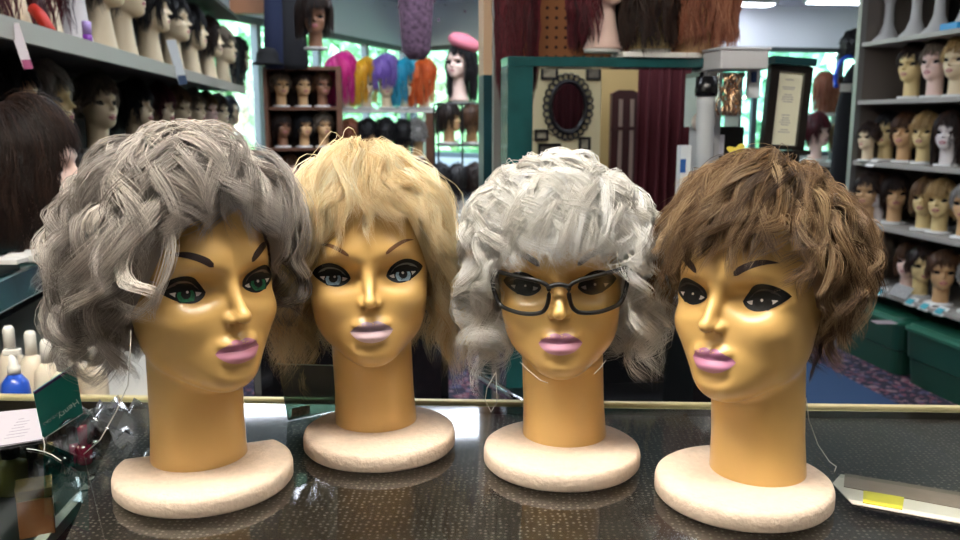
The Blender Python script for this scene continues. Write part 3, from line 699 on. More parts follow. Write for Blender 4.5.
# ------------------------------------------------------------------ display heads and wigs for the shelves
LO_ME, LO_BVH = head_mesh('head', 52, 56)
BU_ME, BU_BVH = head_mesh('head', 56, 56, True)
SK = {k: mat('skin '+k, v, .5) for k, v in dict(cream='e0cba6', tan='cfa677', yellow='dfc68c', pink='e8c8ba', white='ded6d2', brown='8c6248', silver='b9b7b4').items()}
def proto_head(me, bvh, bust):
    t = empty('mannequin_head', (0, 0, 0)); h = link('head', me, SK['cream'], t); h.material_slots[0].link = 'OBJECT'
    for sg in (-1, 1):
        S = eye_shapes(sg); a, b, c = S['liner']; i = slice(0, 25, 3)
        mesh('eye', *patch(bvh, a[i], b[i]+.001, c[i]-.002, .0012, 3), BLACK, h, True)
    x, mid_, up, lo = lip_shapes(); i = slice(0, 29, 4)
    mesh('lips', *patch(bvh, x[i], lo[i], up[i], .0010, 3), mat('muted lips', 'b0606a', .5), h, True)
    if bust: MB().lathe([(.060, -.066), (.062, -.060), (.060, -.054), (.03, -.052)], 20, sy=.75).build('base', mat('white plastic', 'dddcd8', .5), t, True)
    else: MB().lathe([(.062, -.0165), (.064, -.012), (.062, -.003), (.02, 0)], 20).build('base', mat('white plastic', 'dddcd8', .5), t, True)
    return t
PH = proto_head(LO_ME, LO_BVH, False); PB = proto_head(BU_ME, BU_BVH, True); used = set()
def place_head(u, w_, z, rot, sc, skin, label, group, bust=False):
    src = PB if bust else PH
    if id(src) not in used: t = src; used.add(id(src))
    else: t = copy_tree(src)
    base = (.066 if bust else .0165)*sc
    t.location = W3(u, w_, z+base+.0005); t.rotation_euler = (0, 0, rot+YAW); t.scale = (sc,)*3
    tag(t, label, 'display head', group)
    for c in t.children:
        if c.name.startswith('head'): c.material_slots[0].link = 'OBJECT'; c.material_slots[0].material = SK[skin]
    return t
def lowp(**k):
    d = dict(locks=140, per=8, seg=9, r=.0011, frizz=.001, fly=.03, driftj=.18, spread=.010, clump=.4, len=2.2, turn=.6, cN=.002, cB=.003, flip=.003, taper=.03, zj=.006, rise=.25, drift=lambda ph, th: 0*ph, tl=.2, ts=.15)
    d.update(k); return d
LOW = {
 'short': lowp(H=Hfun(.020, .020, .028, 1, .5), zend=[(0, .185), (40, .175), (60, .140), (90, .120), (180, .08)], len=.8, turn=1, cN=.005, cB=.007),
 'curly': lowp(H=Hfun(.026, .034, .040, 1, .5), zend=[(0, .188), (40, .175), (58, .130), (80, .10), (180, .075)], len=.9, turn=1.8, cN=.007, cB=.008, locks=160),
 'bob': lowp(H=Hfun(.016, .020, .024, 1, .5), zend=[(0, .172), (40, .168), (52, .120), (65, .068), (180, .055)], cN=.0, cB=.001),
 'long': lowp(H=Hfun(.018, .022, .030, 1.2, .5), zend=[(0, .185), (35, .175), (48, .100), (60, .0), (180, -.03)], seg=12, cN=.003, cB=.005, r=.0014, len=4, roots=[(0, .205), (40, .197), (65, .165), (100, .130), (180, .10)]),
 'verylong': lowp(H=Hfun(.020, .022, .034, 1.1, .5), zend=[(0, .180), (35, .17), (46, .05), (60, -.12), (180, -.16)], seg=16, cN=.004, cB=.006, r=.0016, len=6, turn=.9),
 'dense long': lowp(H=Hfun(.020, .026, .034, 1.2, .5), zend=[(0, .180), (35, .175), (46, .090), (58, .02), (180, .0)], seg=16, cN=.003, cB=.005, r=.0006, len=4, turn=.8, locks=330, per=16, clump=.2, spread=.011, frizz=.0005),
 'draped': lowp(H=Hfun(.018, .024, .032, 1.25, .5), zend=[(0, .185), (35, .175), (46, .090), (58, -.04), (180, -.06)], seg=13, cN=.004, cB=.006, r=.0016, len=5, turn=.8, locks=150),
 'part': lowp(H=Hfun(.018, .024, .030, 1.1, .5), zend=[(0, .205), (25, .19), (45, .12), (60, .05), (180, .04)], cN=.004, cB=.006, turn=.9, drift=lambda ph, th: .5*np.tanh(ph/.4)*np.exp(-(ph/1.2)**2)),
}
LOWM = {}
for i, (k, p) in enumerate(LOW.items()):
    V, Q, tn = groom(p, 100+i); V2, Q2, t2 = cap_mesh(p, .6, 40, 16, .35)
    LOWM[k] = np_mesh('wig', np.concatenate([V, V2]), np.concatenate([Q, Q2+len(V)]), np.concatenate([tn, t2]))
HC = {k: hair_mat('hair '+k, *v, rough=.5, trans=0) for k, v in {
 'black': ('070608', '121013', '2a262b'), 'dark brown': ('120b08', '2a1a13', '4a3226'), 'brown': ('2c1b10', '553722', '86603f'),
 'light brown': ('4a3422', '80603f', 'b08f66'), 'ash brown': ('40362c', '75685a', 'a89a88'), 'blonde': ('8a6a3c', 'c2a168', 'e6cf9c'), 'grey': ('55524f', '9b9894', 'd5d3cf'),
 'silver': ('77736e', 'b8b4ac', 'e4e1da'), 'burgundy': ('22070c', '4f121d', '7d2733'), 'auburn': ('3a140b', '73301d', 'a3553a'), 'copper': ('5a2c1c', '9a5c42', 'c08a6c'),
 'pink': ('c01878', 'f0359c', 'ff86c6'), 'yellow': ('d08b10', 'f2b81e', 'ffe06a'), 'purple': ('6a4aa8', '9a7ad6', 'c4aef0'), 'turquoise': ('1287a8', '23b4d8', '7fe0f0'), 'orange': ('c84a14', 'f2702a', 'ffa064'), 'navy': ('04060f', '0a1028', '18224a')}.items()}
def place_wig(style, color, u, w_, z, rot, sc, label, group, base=.0165):
    o = bpy.data.objects.new('wig', LOWM[style]); C.objects.link(o)
    if not o.material_slots: LOWM[style].materials.append(HC[color])
    o.material_slots[0].link = 'OBJECT'; o.material_slots[0].material = HC[color]
    o.location = W3(u, w_, z+base*sc+.0005); o.rotation_euler = (0, 0, rot+YAW); o.scale = (sc,)*3
    return tag(o, label, 'wig', group)
def pair(style, color, skin, u, w_, z, rot, sc, where, gw, gh, bust=False):
    st = {'short': 'short layered', 'curly': 'full curly', 'bob': 'straight bobbed', 'long': 'long straight', 'verylong': 'very long', 'draped': 'long draped', 'part': 'parted shoulder-length'}[style]
    place_head(u, w_, z, rot, sc, skin, f'{skin} head in {color} wig, {where}', gh, bust)
    place_wig(style, color, u, w_, z, rot, sc, f'{color} {st} wig {where}', gw, .066 if bust else .0165)
ORD = ['first', 'second', 'third', 'fourth', 'fifth', 'sixth', 'seventh', 'eighth', 'ninth', 'tenth', 'eleventh', 'twelfth']
R = math.radians
# ---- left wall: long display shelf with two rows
ls = empty('display_shelf', W3(-1.13, 4, 0), YAW, 'long grey wall shelf full of wig heads along the left wall', 'shelf')
grey = mat('grey shelf edge', '9a958c', .5); dk = mat('dark shelf board', '2b2724', .6)
def lbox(name, u0, u1, w0, w1, z0, z1, m_, parent, ou=-1.13, ow=4, bevel=0): return MB().box(u0-ou, u1-ou, w0-ow, w1-ow, z0, z1).build(name, m_, parent, bevel=bevel)
lbox('shelf_board', -1.13, -.715, 1.2, 5.75, 1.425, 1.445, dk, ls); lbox('price_rail', -.715, -.70, 1.2, 5.75, 1.405, 1.450, grey, ls)
lbox('shelf_board', -1.13, -.75, 1.75, 5.75, 1.105, 1.125, dk, ls); lbox('price_rail', -.75, -.735, 1.75, 5.75, 1.09, 1.13, grey, ls)
lbox('back_panel', -1.145, -1.13, 1.2, 5.75, .9, 2.1, mat('dark back panel', '1d1a19', .8), ls); lbox('shelf_board', -1.13, -.72, 1.2, 5.75, 1.86, 1.88, dk, ls)
top = [(8, 'burgundy', 'draped', 'cream'), (42, 'burgundy', 'draped', 'cream'), (74, 'grey', 'short', 'white'), (100, 'dark brown', 'part', 'cream'), (122, 'brown', 'short', 'cream'), (150, 'black', 'bob', 'cream'), (172, 'black', 'short', 'cream'), (190, 'black', 'bob', 'cream'), (207, 'dark brown', 'part', 'cream'), (222, 'ash brown', 'short', 'cream'), (236, 'black', 'draped', 'cream')]
for i, (px, c, s, k) in enumerate(top):
    u, w_, _ = atu(px, 60, -.86)
    pair(s, c, k, -.86, w_, 1.445, R(88+5*(i % 3)), 1.28 if i < 5 else 1.2, f'{ORD[i]} from the left on the upper left shelf', 'wigs on the upper left shelf', 'heads on the upper left shelf', True)
row2 = [(10, 'black', 'short', 'tan'), (46, 'silver', 'short', 'yellow'), (96, 'ash brown', 'short', 'cream'), (134, 'black', 'bob', 'cream'), (158, 'burgundy', 'bob', 'cream'), (176, 'light brown', 'short', 'cream'), (192, 'ash brown', 'short', 'cream'), (205, 'light brown', 'short', 'pink'), (217, 'dark brown', 'short', 'cream'), (228, 'black', 'part', 'cream'), (239, 'silver', 'short', 'cream')]
for i, (px, c, s, k) in enumerate(row2):
    u, w_, _ = atu(px, 110, -.93)
    pair(s, c, k, -.93, w_, 1.125, R([92, 88, 62, 75, 70][i] if i < 5 else 72), 1.05, f'{ORD[i]} from the left on the lower left shelf', 'wigs on the lower left shelf', 'heads on the lower left shelf')
# shelf tags
for i, (px, py, w_, c1, lb) in enumerate([(22, 48, 2.1, 'e4dce4', 'white and pink hanging tag clipped below the upper left shelf rail at the left'), (178, 64, 4.1, 'dfe4e6', 'white hanging tag clipped to the upper left shelf rail near its middle')]):
    u, w_, z = atu(px, py, -.69); t = empty('shelf_tag', W3(u, w_, z), YAW+.5, lb, 'tag', None, w_/2.4)
    MB().prism_xz([(-.028, .06), (-.002, .062), (.022, -.05), (0, -.055)], -.0008, .0008).build('card', mat('tag '+c1, c1, .6), t)
    MB().prism_xz([(-.004, -.030), (.018, -.028), (.022, -.05), (0, -.055)], -.0012, -.0008).build('colour_strip', mat('tag strip %d' % i, ['a8507c', '3a4f6c'][i], .6), t)
u, w_, z = atu(103, 44, -.70); t = empty('sample_tube', W3(-.74, w_, 1.4455), YAW, 'small purple and lilac tube standing on the upper left shelf edge', 'tube')
MB().lathe([(.013, 0), (.013, .03)], 12).build('cap', mat('deep purple', '7a2a9a', .4), t, True); MB().lathe([(.012, .03), (.013, .065), (.010, .067)], 12).build('tube_body', mat('lilac', 'b49ad8', .4), t, True)
u, w_, z = atu(64, 30, -.72); t = empty('ribbon_roll', W3(-.75, w_, 1.4455), YAW, 'small red and orange ribbon hanging over the upper left shelf edge', 'ribbon')
MB().tube([(-.04, 0, .07), (-.02, -.01, .05), (0, -.02, .02), (.012, -.02, .006)], [.014, .016, .014, .010], 8).build('ribbon', mat('red ribbon', 'c22a1a', .5), t, True)
# ---- teal counter at the left with the long dark wig and bottles beneath
tc_ = empty('teal_counter', W3(-.8, 1.9, 0), YAW, 'teal laminate side counter under the left shelves', 'counter')
m = mat('teal marble laminate', '1d4f50', .25, noise=.45, nscale=7, coat=.3)
def tb(name, u0, u1, w0, w1, z0, z1, m_, bevel=0): return MB().box(u0+.8, u1+.8, w0-1.9, w1-1.9, z0, z1).build(name, m_, tc_, bevel=bevel)
tb('worktop', -1.13, -.605, 1.15, 3.2, .917, .975, m, .004); tb('carcass', -1.13, -1.10, 1.15, 3.2, 0, .917, mat('carcass dark', '1c1817', .7)); tb('side_panel', -1.10, -.61, 3.17, 3.2, 0, .917, mat('carcass dark', '1c1817', .7))
tb('lower_shelf', -1.10, -.42, 1.15, 3.17, .62, .635, mat('white melamine', 'cfc9bd', .5)); tb('drawer_tray', -1.0, -.62, 1.2, 1.66, .9755, 1.0, mat('black tray', '121112', .5))
place_head(-.61, 1.76, .976, R(85), 1.05, 'pink', 'pale pink head under the long dark wig at the far left', None)
place_wig('dense long', 'dark brown', -.625, 1.76, .976, R(92), 1.12, 'long dark brown wig with bangs on the teal counter at the left edge', None)
for i, (px, py) in enumerate([(8, 258), (22, 254), (40, 260)]):
    u, w_, z = atw(px, 258, [1.55, 1.60, 1.64][i]); o = MB().box(-.025, .025, -.02, .02, 0, .008).build('paper_stack', mat('paper white', 'd9d6d0', .7), None, bevel=.001)
    o.location = W3(u, w_, 1.0005); o.rotation_euler = (0, 0, .2*i)
    tag(o, ['small white paper stack at the left end of the black tray', 'small white paper stack in the middle of the black tray', 'small white paper stack nearest the grey wig on the black tray'][i], 'paper')
def pump(px, w_, h, r, bm_, cm_, label, spray=False, grp=None):
    u, _, _ = atw(px, 350, w_); t = empty('spray_bottle' if spray else 'shampoo_bottle', W3(u, w_, .6355), YAW, label, 'bottle', grp)
    MB().lathe([(r*.95, 0), (r, .006), (r, h*.76), (r*.9, h*.81), (r*.4, h*.86)], 20).build('bottle_body', bm_, t, True)
    if spray:
        MB().lathe([(r*.45, h*.86), (r*.45, h*.90), (r*.3, h*.91), (r*.3, h)], 14).build('pump_cap', cm_, t, True)
        MB().box(-.012, .012, -.006, .006, h*.965, h*1.0).build('nozzle', cm_, t, bevel=.002)
        MB().box(-.010, .012, -r-.001, -r+.002, h*.5, h*.6).build('label', mat('white label', 'dcdce4', .6), t)
    else: MB().lathe([(r*.42, h*.86), (r*.42, h*.98), (r*.3, h)], 14).build('cap', cm_, t, True)
wpl = mat('milky plastic', 'd9cbb4', .4); wcp = mat('white cap', 'e2ddd2', .4)
pump(12, 1.32, .272, .0205, mat('cobalt plastic', '2450b8', .3, coat=.3), wcp, 'blue spray bottle with a white pump on the low shelf', True)
for i, (px, w_, h) in enumerate([(31, 1.42, .275), (46, 1.40, .265), (61, 1.38, .255), (76, 1.45, .25), (10, 1.46, .275), (92, 1.42, .25)]):
    pump(px, w_, h, .021, wpl, wcp, ['tall milky white bottle just right of the blue spray bottle', 'milky white bottle, second right of the blue spray bottle', 'milky white bottle, third right of the blue spray bottle', 'milky white bottle beside the grey curls', 'milky white bottle behind the blue spray bottle', 'milky white bottle half hidden by the grey wig'][i], grp='white bottles on the low shelf')
# ---- right-hand shelving unit
U0, U1, WA, WB = 2.60, 3.08, 1.9, 4.28
rk = empty('shelving_unit', W3(2.84, 3.1, 0), YAW, 'tall grey shelving unit of wig heads along the right wall', 'shelving')
def rb(name, u0, u1, w0, w1, z0, z1, m_, bevel=0): return MB().box(u0-2.84, u1-2.84, w0-3.1, w1-3.1, z0, z1).build(name, m_, rk, bevel=bevel)
wsh = mat('pale shelf laminate', 'aaa69f', .5)
LV = [.39, .715, 1.03, 1.343, 1.637]
for z in LV+[2.10]: rb('shelf_board', U0, U1, WA, WB, z-.022, z, wsh, .002)
rb('end_panel', U0+.02, U1, WB, WB+.02, 0, 2.2, mat('taupe panel', '6f655c', .6)); rb('back_panel', U1, U1+.015, WA, WB, 0, 2.2, mat('dark back panel', '1d1a19', .8))
rb('upright', U0-.012, U0+.02, WB-.005, WB+.03, 0, 2.2, mat('steel upright', '8c8a86', .4, metal=.4))
def rrow(lv, items, where, rots=-60, sc=1.0, uu=2.72, bust=False):
    n_ = 0
    for i, it in enumerate(items):
        px, c, s, k = it[:4]; u_ = it[4] if len(it) > 4 else uu; u, w_, _ = atu(px, 130, u_)
        if w_ > WB-.1: w_ = WB-.1
        pair(s, c, k, u_, w_, LV[lv], R(it[5] if len(it) > 5 else rots), sc*(it[6] if len(it) > 6 else 1), f'{ORD[i]} from the post on the {where} right shelf', f'wigs on the {where} right shelf', f'heads on the {where} right shelf', bust)
rrow(3, [(908, 'dark brown', 'short', 'yellow'), (931, 'ash brown', 'short', 'pink'), (953, 'blonde', 'short', 'cream'), (982, 'brown', 'short', 'tan')], 'second highest', -70)
rrow(2, [(868, 'dark brown', 'short', 'cream', 2.62, -75, .8), (887, 'black', 'short', 'yellow'), (906, 'brown', 'bob', 'tan'), (926, 'blonde', 'bob', 'yellow'), (950, 'dark brown', 'long', 'white', 2.68), (985, 'light brown', 'short', 'cream')], 'middle', -60, .93)
rrow(1, [(866, 'dark brown', 'short', 'tan', 2.64), (882, 'brown', 'bob', 'white', 2.70), (901, 'dark brown', 'bob', 'tan', 2.72, -30), (932, 'light brown', 'bob', 'yellow', 2.70), (948, 'blonde', 'bob', 'yellow', 2.70), (975, 'grey', 'short', 'tan', 2.7)], 'fourth highest', -55, .95)
rrow(0, [(886, 'ash brown', 'curly', 'tan', 2.70, -75, 1.2), (921, 'brown', 'bob', 'pink', 2.72), (934, 'dark brown', 'short', 'yellow', 2.70, -20), (956, 'brown', 'short', 'tan', 2.68, -30), (990, 'grey', 'short', 'tan', 2.7)], 'lowest', -55, .95)
# silver necked stands on the top shelf
for i, (px, bend) in enumerate([(888, 0), (915, .03), (938, .02), (965, .02)]):
    u, w_, _ = atu(px, 30, 2.72); t = empty('wig_stand', W3(2.72, w_, LV[4]+.0005), YAW-1.1, f'silver long-necked wig stand, {ORD[i]} from the post on the top right shelf', 'wig stand', 'silver wig stands')
    MB().lathe([(.075, 0), (.072, .012), (.045, .04), (.026, .09), (.022, .15), (.024, .19), (.03, .21)], 20).build('neck', SK['silver'], t, True)
    MB().lathe([(.028, .205), (.052, .25), (.058, .30), (.045, .36), (.012, .385)], 20).build('crown', SK['silver'], t, True)
u, w_, _ = atu(955, 20, 2.66); o = MB().box(-.03, .03, -.06, .06, 0, .03).build('blue_packet', mat('bright blue', '2f9ad8', .4), None, bevel=.004); o.location = W3(2.645, w_-.02, LV[4]+.0005); o.rotation_euler = (0, 0, YAW)
tag(o, 'bright blue packet lying on the top right shelf', 'packet')
for i, (px, lv, lb) in enumerate([(868, 2, 'small white price card by the post on the middle right shelf'), (887, 0, 'blue and white price card below the curly ash wig'), (919, 0, 'blue and white price card, second along the lowest right shelf'), (934, 0, 'blue and white price card, third along the lowest right shelf'), (950, 0, 'blue and white price card, fourth along the lowest right shelf')]):
    u, w_, _ = atu(px, 200, 2.60); t = empty('price_card', W3(2.592, w_, LV[lv]-.004), YAW, lb, 'price card', 'price cards on the right shelves')
    MB().prism_xz([(-.004, -.018), (0, -.018), (.035, .018), (.031, .018)], -.035, .035).build('card', mat('white paper', 'e6e4de', .6), t)
    if lv == 0: MB().prism_xz([(-.0055, -.010), (-.0035, -.010), (.020, .012), (.018, .013)], -.022, .022).build('blue_print', mat('cyan print', '3fa6b4', .6), t)
t = empty('sign_holder', W3(2.62, atu(903, 290, 2.62)[1], LV[0]), YAW, 'grey folded sign on the lowest right shelf below the curly ash wig', 'sign')
MB().prism_xz([(-.03, .0005), (-.027, .0005), (.012, .055), (.009, .055)], -.07, .07).build('face', mat('grey print sheet', '9c9a98', .6, noise=.2, nscale=90), t)
# storage bins below
gb = mat('dark green plastic', '1c4a3a', .35, coat=.2); gl_ = mat('green plastic lid', '2c6a54', .35, coat=.2)
def bin_(px, py, lb, rot, L_=.62, W_=.42, h=.29):
    u, w_, _ = atz(px, py, 0); u = min(u+W_/2, 2.78); w_ = min(w_-L_/2, 4.05); t = empty('storage_bin', W3(u, w_, 0.001), YAW+rot, lb, 'storage bin', 'green storage bins')
    def rr(a, b, z, r=.05, n=5):
        P = []
        for cx, cy, a0 in ((a-r, b-r, 0), (-a+r, b-r, 90), (-a+r, -b+r, 180), (a-r, -b+r, 270)):
            for k in range(n): q = math.radians(a0+90*k/(n-1)); P.append((cx+r*math.cos(q), cy+r*math.sin(q), z))
        return P
    def loft(secs):
        v = []; f = []; n = len(secs[0])
        for s_ in secs: v += s_
        for j in range(len(secs)-1):
            for i in range(n): f.append((j*n+i, j*n+(i+1) % n, (j+1)*n+(i+1) % n, (j+1)*n+i))
        f.append(tuple(range(n))[::-1]); f.append(tuple((len(secs)-1)*n+i for i in range(n))); return MB().add(v, f)
    a, b = W_/2, L_/2
    loft([rr(a*.86, b*.9, 0), rr(a*.90, b*.93, h*.42), rr(a*.93, b*.955, h*.44), rr(a*.96, b*.975, h*.88)]).build('tub', gb, t)
    loft([rr(a, b, h*.88), rr(a, b, h*.93), rr(a*.92, b*.95, h*.96), rr(a*.9, b*.93, h)]).build('lid', gl_, t)
bin_(896, 379, 'dark green plastic storage bin on the carpet at the right edge', 0)
bin_(862, 344, 'dark green plastic storage bin behind the first, next to the brown wig', 0)
o = MB().box(-.05, .05, -.035, .035, 0, .002).build('paper_slip', mat('pinkish paper', 'b0a0a4', .7)); u, w_, _ = atz(884, 323, .29)
o.location = W3(u, w_, .293); tag(o, 'pale paper slip lying on the farther green bin', 'paper')
u, w_, _ = atz(838, 392, 0); o = MB().box(u-.75, u+.16, w_-.35, w_+.45, .001, .006).room().build('floor_mat', mat('blue mat', '2b4468', .9)); tag(o, 'blue floor mat on the carpet beyond the counter', 'mat')
# ---- brown bookcase with small heads
WB2 = 5.8; bu0 = atw(262, 65, WB2)[0]; bu1 = atw(341, 73, WB2)[0]
bz = [atw(300, y, WB2)[2] for y in (70, 107, 148, 190)]
bk = empty('bookcase', W3((bu0+bu1)/2, WB2+.15, 0), YAW, 'brown wooden bookcase holding three rows of small wig heads', 'bookcase')
wood = mat('brown veneer', '6b4632', .5, noise=.2, nscale=8); cu_ = (bu0+bu1)/2; hw = (bu1-bu0)/2
def bb(name, a, b, c, d, e_, f_, m_=wood): return MB().box(a, b, c, d, e_, f_).build(name, m_, bk, bevel=.002)
bb('side_panel', -hw, -hw+.025, -.15, .15, 0, bz[0]); bb('side_panel', hw-.035, hw, -.15, .15, 0, bz[0]); bb('top_board', -hw, hw, -.15, .15, bz[0], bz[0]+.025)
for z in bz[1:]+[.6, .3]: bb('shelf_board', -hw+.025, hw-.035, -.15, .14, z-.02, z)
bb('back_panel', -hw, hw, .14, .15, 0, bz[0], mat('dark veneer', '2e1e17', .7))
bi = [[('ash brown', 'short', 'tan'), ('dark brown', 'short', 'tan'), ('brown', 'short', 'brown')], [('dark brown', 'bob', 'brown'), ('black', 'bob', 'tan'), ('ash brown', 'short', 'tan')], [('brown', 'bob', 'pink'), ('dark brown', 'bob', 'brown'), ('grey', 'short', 'tan')]]
for r_, row in enumerate(bi):
    for c_, (c, s, k) in enumerate(row):
        px = [280, 302, 322][c_]+(6 if r_ == 2 else 0); u = atw(px, 100, WB2)[0]
        pair(s, c, k, u, WB2+.10, bz[r_+1], R(25), .86, f'on the {["top", "middle", "bottom"][r_]} bookcase row, {["left", "middle", "right"][c_]}', 'wigs in the bookcase', 'heads in the bookcase')
# navy garment and black hat on the bookcase, brown bob hanging
t = empty('hanging_garment', W3(atw(288, 40, 5.7)[0], 5.75, 1.56), YAW, 'dark navy and black garment hanging above the bookcase', 'garment')
g = MB(); 
for (x, r, m_) in ((-.08, .07, 0), (.03, .08, 0)):
    MB().lathe([(r*.9, 0.0), (r*1.15, .03), (r, .25), (r*.85, .55), (r*.6, .80), (r*.2, .87)], 16, c=(x, 0, .002), sy=.6).build('drape', mat(['navy cloth', 'black cloth'][x > 0], ['0c1733', '0d0d12'][x > 0], .9), t, True)
t = empty('black_hat', W3(atw(266, 62, 5.6)[0], 5.72, bz[0]+.026), YAW, 'round black hat lying on top of the bookcase', 'hat')
MB().lathe([(.10, 0), (.10, .006), (.075, .02), (.07, .07), (.05, .10), (.01, .108)], 20).build('crown_and_brim', mat('black felt', '08080a', .9), t, True)
u = atw(315, 20, 4.6)[0]; sc_ = 1.0; z0 = atw(315, 44, 4.6)[2]
hh_ = place_head(u, 4.6, z0-.03, R(0), .95, 'brown', 'small brown display head hanging under the dark bob near the ceiling', None); place_wig('bob', 'dark brown', u, 4.6, z0-.06, R(30), 1.22, 'dark brown bobbed wig hanging high in front of the left window', None)
MB().tube([(0, 0, .20), (0, 0, (H_C-z0+.012)/.95)], .004, 6).build('hanging_cord', blk, hh_)
# orange soffit panel
u0 = atw(247, 5, 6.1)[0]; u1 = atw(271, 5, 6.1)[0]; o = MB().box(u0-.1, u1, 6.0, 6.1, atw(260, 15, 6.1)[2], H_C-.001).room().build('wood_panel', mat('orange wood', 'a06a44', .5, noise=.2, nscale=6)); tag(o, 'orange-brown wooden panel hanging from the ceiling at the left', 'panel')
# ---- coloured party wigs on a white shelf
WS = 6.1; zs_ = atw(390, 109, WS)[2]; a0 = atw(339, 109, WS)[0]; a1 = atw(434, 109, WS)[0]
ps = empty('display_shelf', W3((a0+a1)/2, WS+.1, 0), YAW, 'shelf unit carrying five bright coloured wigs by the window', 'shelf'); hw = (a1-a0)/2
MB().box(-hw, hw, -.12, .15, zs_-.025, zs_).build('shelf_board', mat('white laminate', 'dcdad4', .5), ps); MB().box(hw-.06, hw, -.12, .15, 0, zs_-.025).build('side_panel', wood, ps)
MB().box(-hw, hw, -.12, .15, zs_-.36, zs_-.34).build('shelf_board', wood, ps); MB().box(-hw, -hw+.02, -.12, .15, 0, zs_-.025).build('side_panel', wood, ps)
for i, (px, c) in enumerate([(344, 'pink'), (366, 'yellow'), (387, 'purple'), (406, 'turquoise'), (425, 'orange')]):
    u = atw(px, 90, WS)[0]
    place_head(u, WS+.03, zs_, R(0), .98, 'cream', f'cream display head under the {c} wig on the white shelf', 'heads under the coloured wigs')
    place_wig('part' if c == 'purple' else 'long', c, u, WS+.03, zs_+(.06 if c == 'purple' else .03), R(60 if i % 2 else 100), 1.15 if i else 1.3, f'bright {c} wig on the white shelf by the window', 'bright coloured wigs')
for i, (px, c, s) in enumerate([(350, 'copper', 'short'), (368, 'black', 'short'), (386, 'black', 'curly'), (404, 'black', 'bob'), (418, 'grey', 'short')]):
    u = atw(px, 130, WS)[0]
    pair(s, c, 'tan', u, WS+.03, zs_-.34, R(180 if i > 1 else 90), 1.0, f'{ORD[i]} from the left below the coloured wigs', 'wigs below the coloured ones', 'heads below the coloured wigs')
# ---- mannequin with pink hat on a wire rack
WR = 5.4; zr_ = atw(460, 104, WR)[2]; a0 = atw(436, 104, WR)[0]; a1 = atw(483, 104, WR)[0]; cu_ = (a0+a1)/2
wr = empty('wire_rack', W3(cu_, WR, 0), YAW, 'black wire display rack under the pink-hatted mannequin', 'rack'); bm2 = mat('black wire', '0f0f12', .4); hw = (a1-a0)/2
lv2 = [zr_, atw(460, 145, WR)[2], .55, .2]
for z in lv2:
    g = MB()
    for k in range(7): x = -hw+2*hw*k/6; g.tube([(x, -.14, z), (x, .14, z)], .003, 5)
    for y in (-.14, .14): g.tube([(-hw, y, z), (hw, y, z)], .005, 5)
    g.build('wire_shelf', bm2, wr)
for x in (-hw, hw, 0):
    for y in ((-.14, .14) if x else (-.14,)): MB().tube([(x, y, 0), (x, y, zr_+.002)], .006, 6).build('post', bm2, wr)
um = atw(462, 80, WR)[0]
place_head(um-.02, WR, zr_+.006, R(-40), 1.12, 'pink', 'pink-faced mannequin bust in a pink hat on the wire rack', None, True)
place_wig('draped', 'black', um, WR, zr_+.012, R(-20), 1.14, 'long wavy black wig under the pink hat on the wire rack', None, .066)
t = empty('pink_hat', W3(um+.0, WR, zr_+.335), YAW, 'pink knitted beret on the long black wig', 'hat'); o = MB().lathe([(.075, 0), (.10, .02), (.105, .04), (.085, .07), (.045, .085), (.01, .09)], 22).build('beret', mat('pink knit', 'cf7686', .9, bump=.6, bscale=120), t, True); t.rotation_euler = (.2, .35, YAW)
for i, (px, z, c, s) in enumerate([(449, 1, 'dark brown', 'bob'), (472, 1, 'brown', 'bob'), (446, 2, 'black', 'short'), (474, 2, 'black', 'short')]):
    u = atw(px, 120, WR)[0]; zz = lv2[z] if z == 1 else lv2[1]-.36
    if z == 2: continue
    pair(s, c, 'tan', u, WR, zz+.005, R(150 if i else 60), .95, f'on the wire rack under the mannequin, {["left", "right"][i % 2]}', 'wigs on the wire rack', 'heads on the wire rack')
lowt = empty('low_table', W3(cu_-.05, 4.9, 0), YAW, 'low white table of dark wigs in front of the wire rack', 'table'); zt_ = 0.72
MB().box(-.32, .32, -.2, .2, zt_-.025, zt_).build('table_top', mat('white laminate', 'dcdad4', .5), lowt)
for sx in (-.28, .28):
    for sy in (-.16, .16): MB().box(sx-.015, sx+.015, sy-.015, sy+.015, 0, zt_-.025).build('leg', bm2, lowt)
for i, (px, c, s) in enumerate([(441, 'black', 'short'), (458, 'black', 'bob'), (476, 'dark brown', 'short')]):
    u = atw(px, 150, 4.9)[0]; pair(s, c, 'white', u, 4.9, zt_, R(170), 1.02, f'on the low white table, {["left", "middle", "right"][i]}', 'wigs on the low table', 'heads on the low table')
# ---- hanging dried flower basket
t = empty('hanging_basket', W3(atw(416, 20, 5.6)[0], 5.6, 1.62), YAW, 'hanging bundle of dried purple flowers in front of the window corner', 'hanging basket')
MB().lathe([(.05, 0), (.09, .05), (.11, .30), (.12, .45)], 16).build('bundle', mat('dried plum stems', '5d4658', .95, noise=.6, nscale=40), t, True)
rr = np.random.default_rng(5); N_ = 500; c_ = rr.normal(size=(N_, 3))*np.array([.10, .10, .10])+np.array([0, 0, .50]); a = unit(rr.normal(size=(N_, 3))); b2 = unit(np.cross(a, rr.normal(size=(N_, 3)))); s_ = .012
link('blossoms', np_mesh('blossoms', np.stack([c_-a*s_, c_-b2*s_, c_+a*s_, c_+b2*s_], 1).reshape(-1, 3), np.arange(N_*4).reshape(-1, 4)), mat('faded violet', '6d5468', .9), t)
MB().tube([(0, 0, .6), (0, 0, H_C-1.621)], .004, 5).build('cord', blk, t)
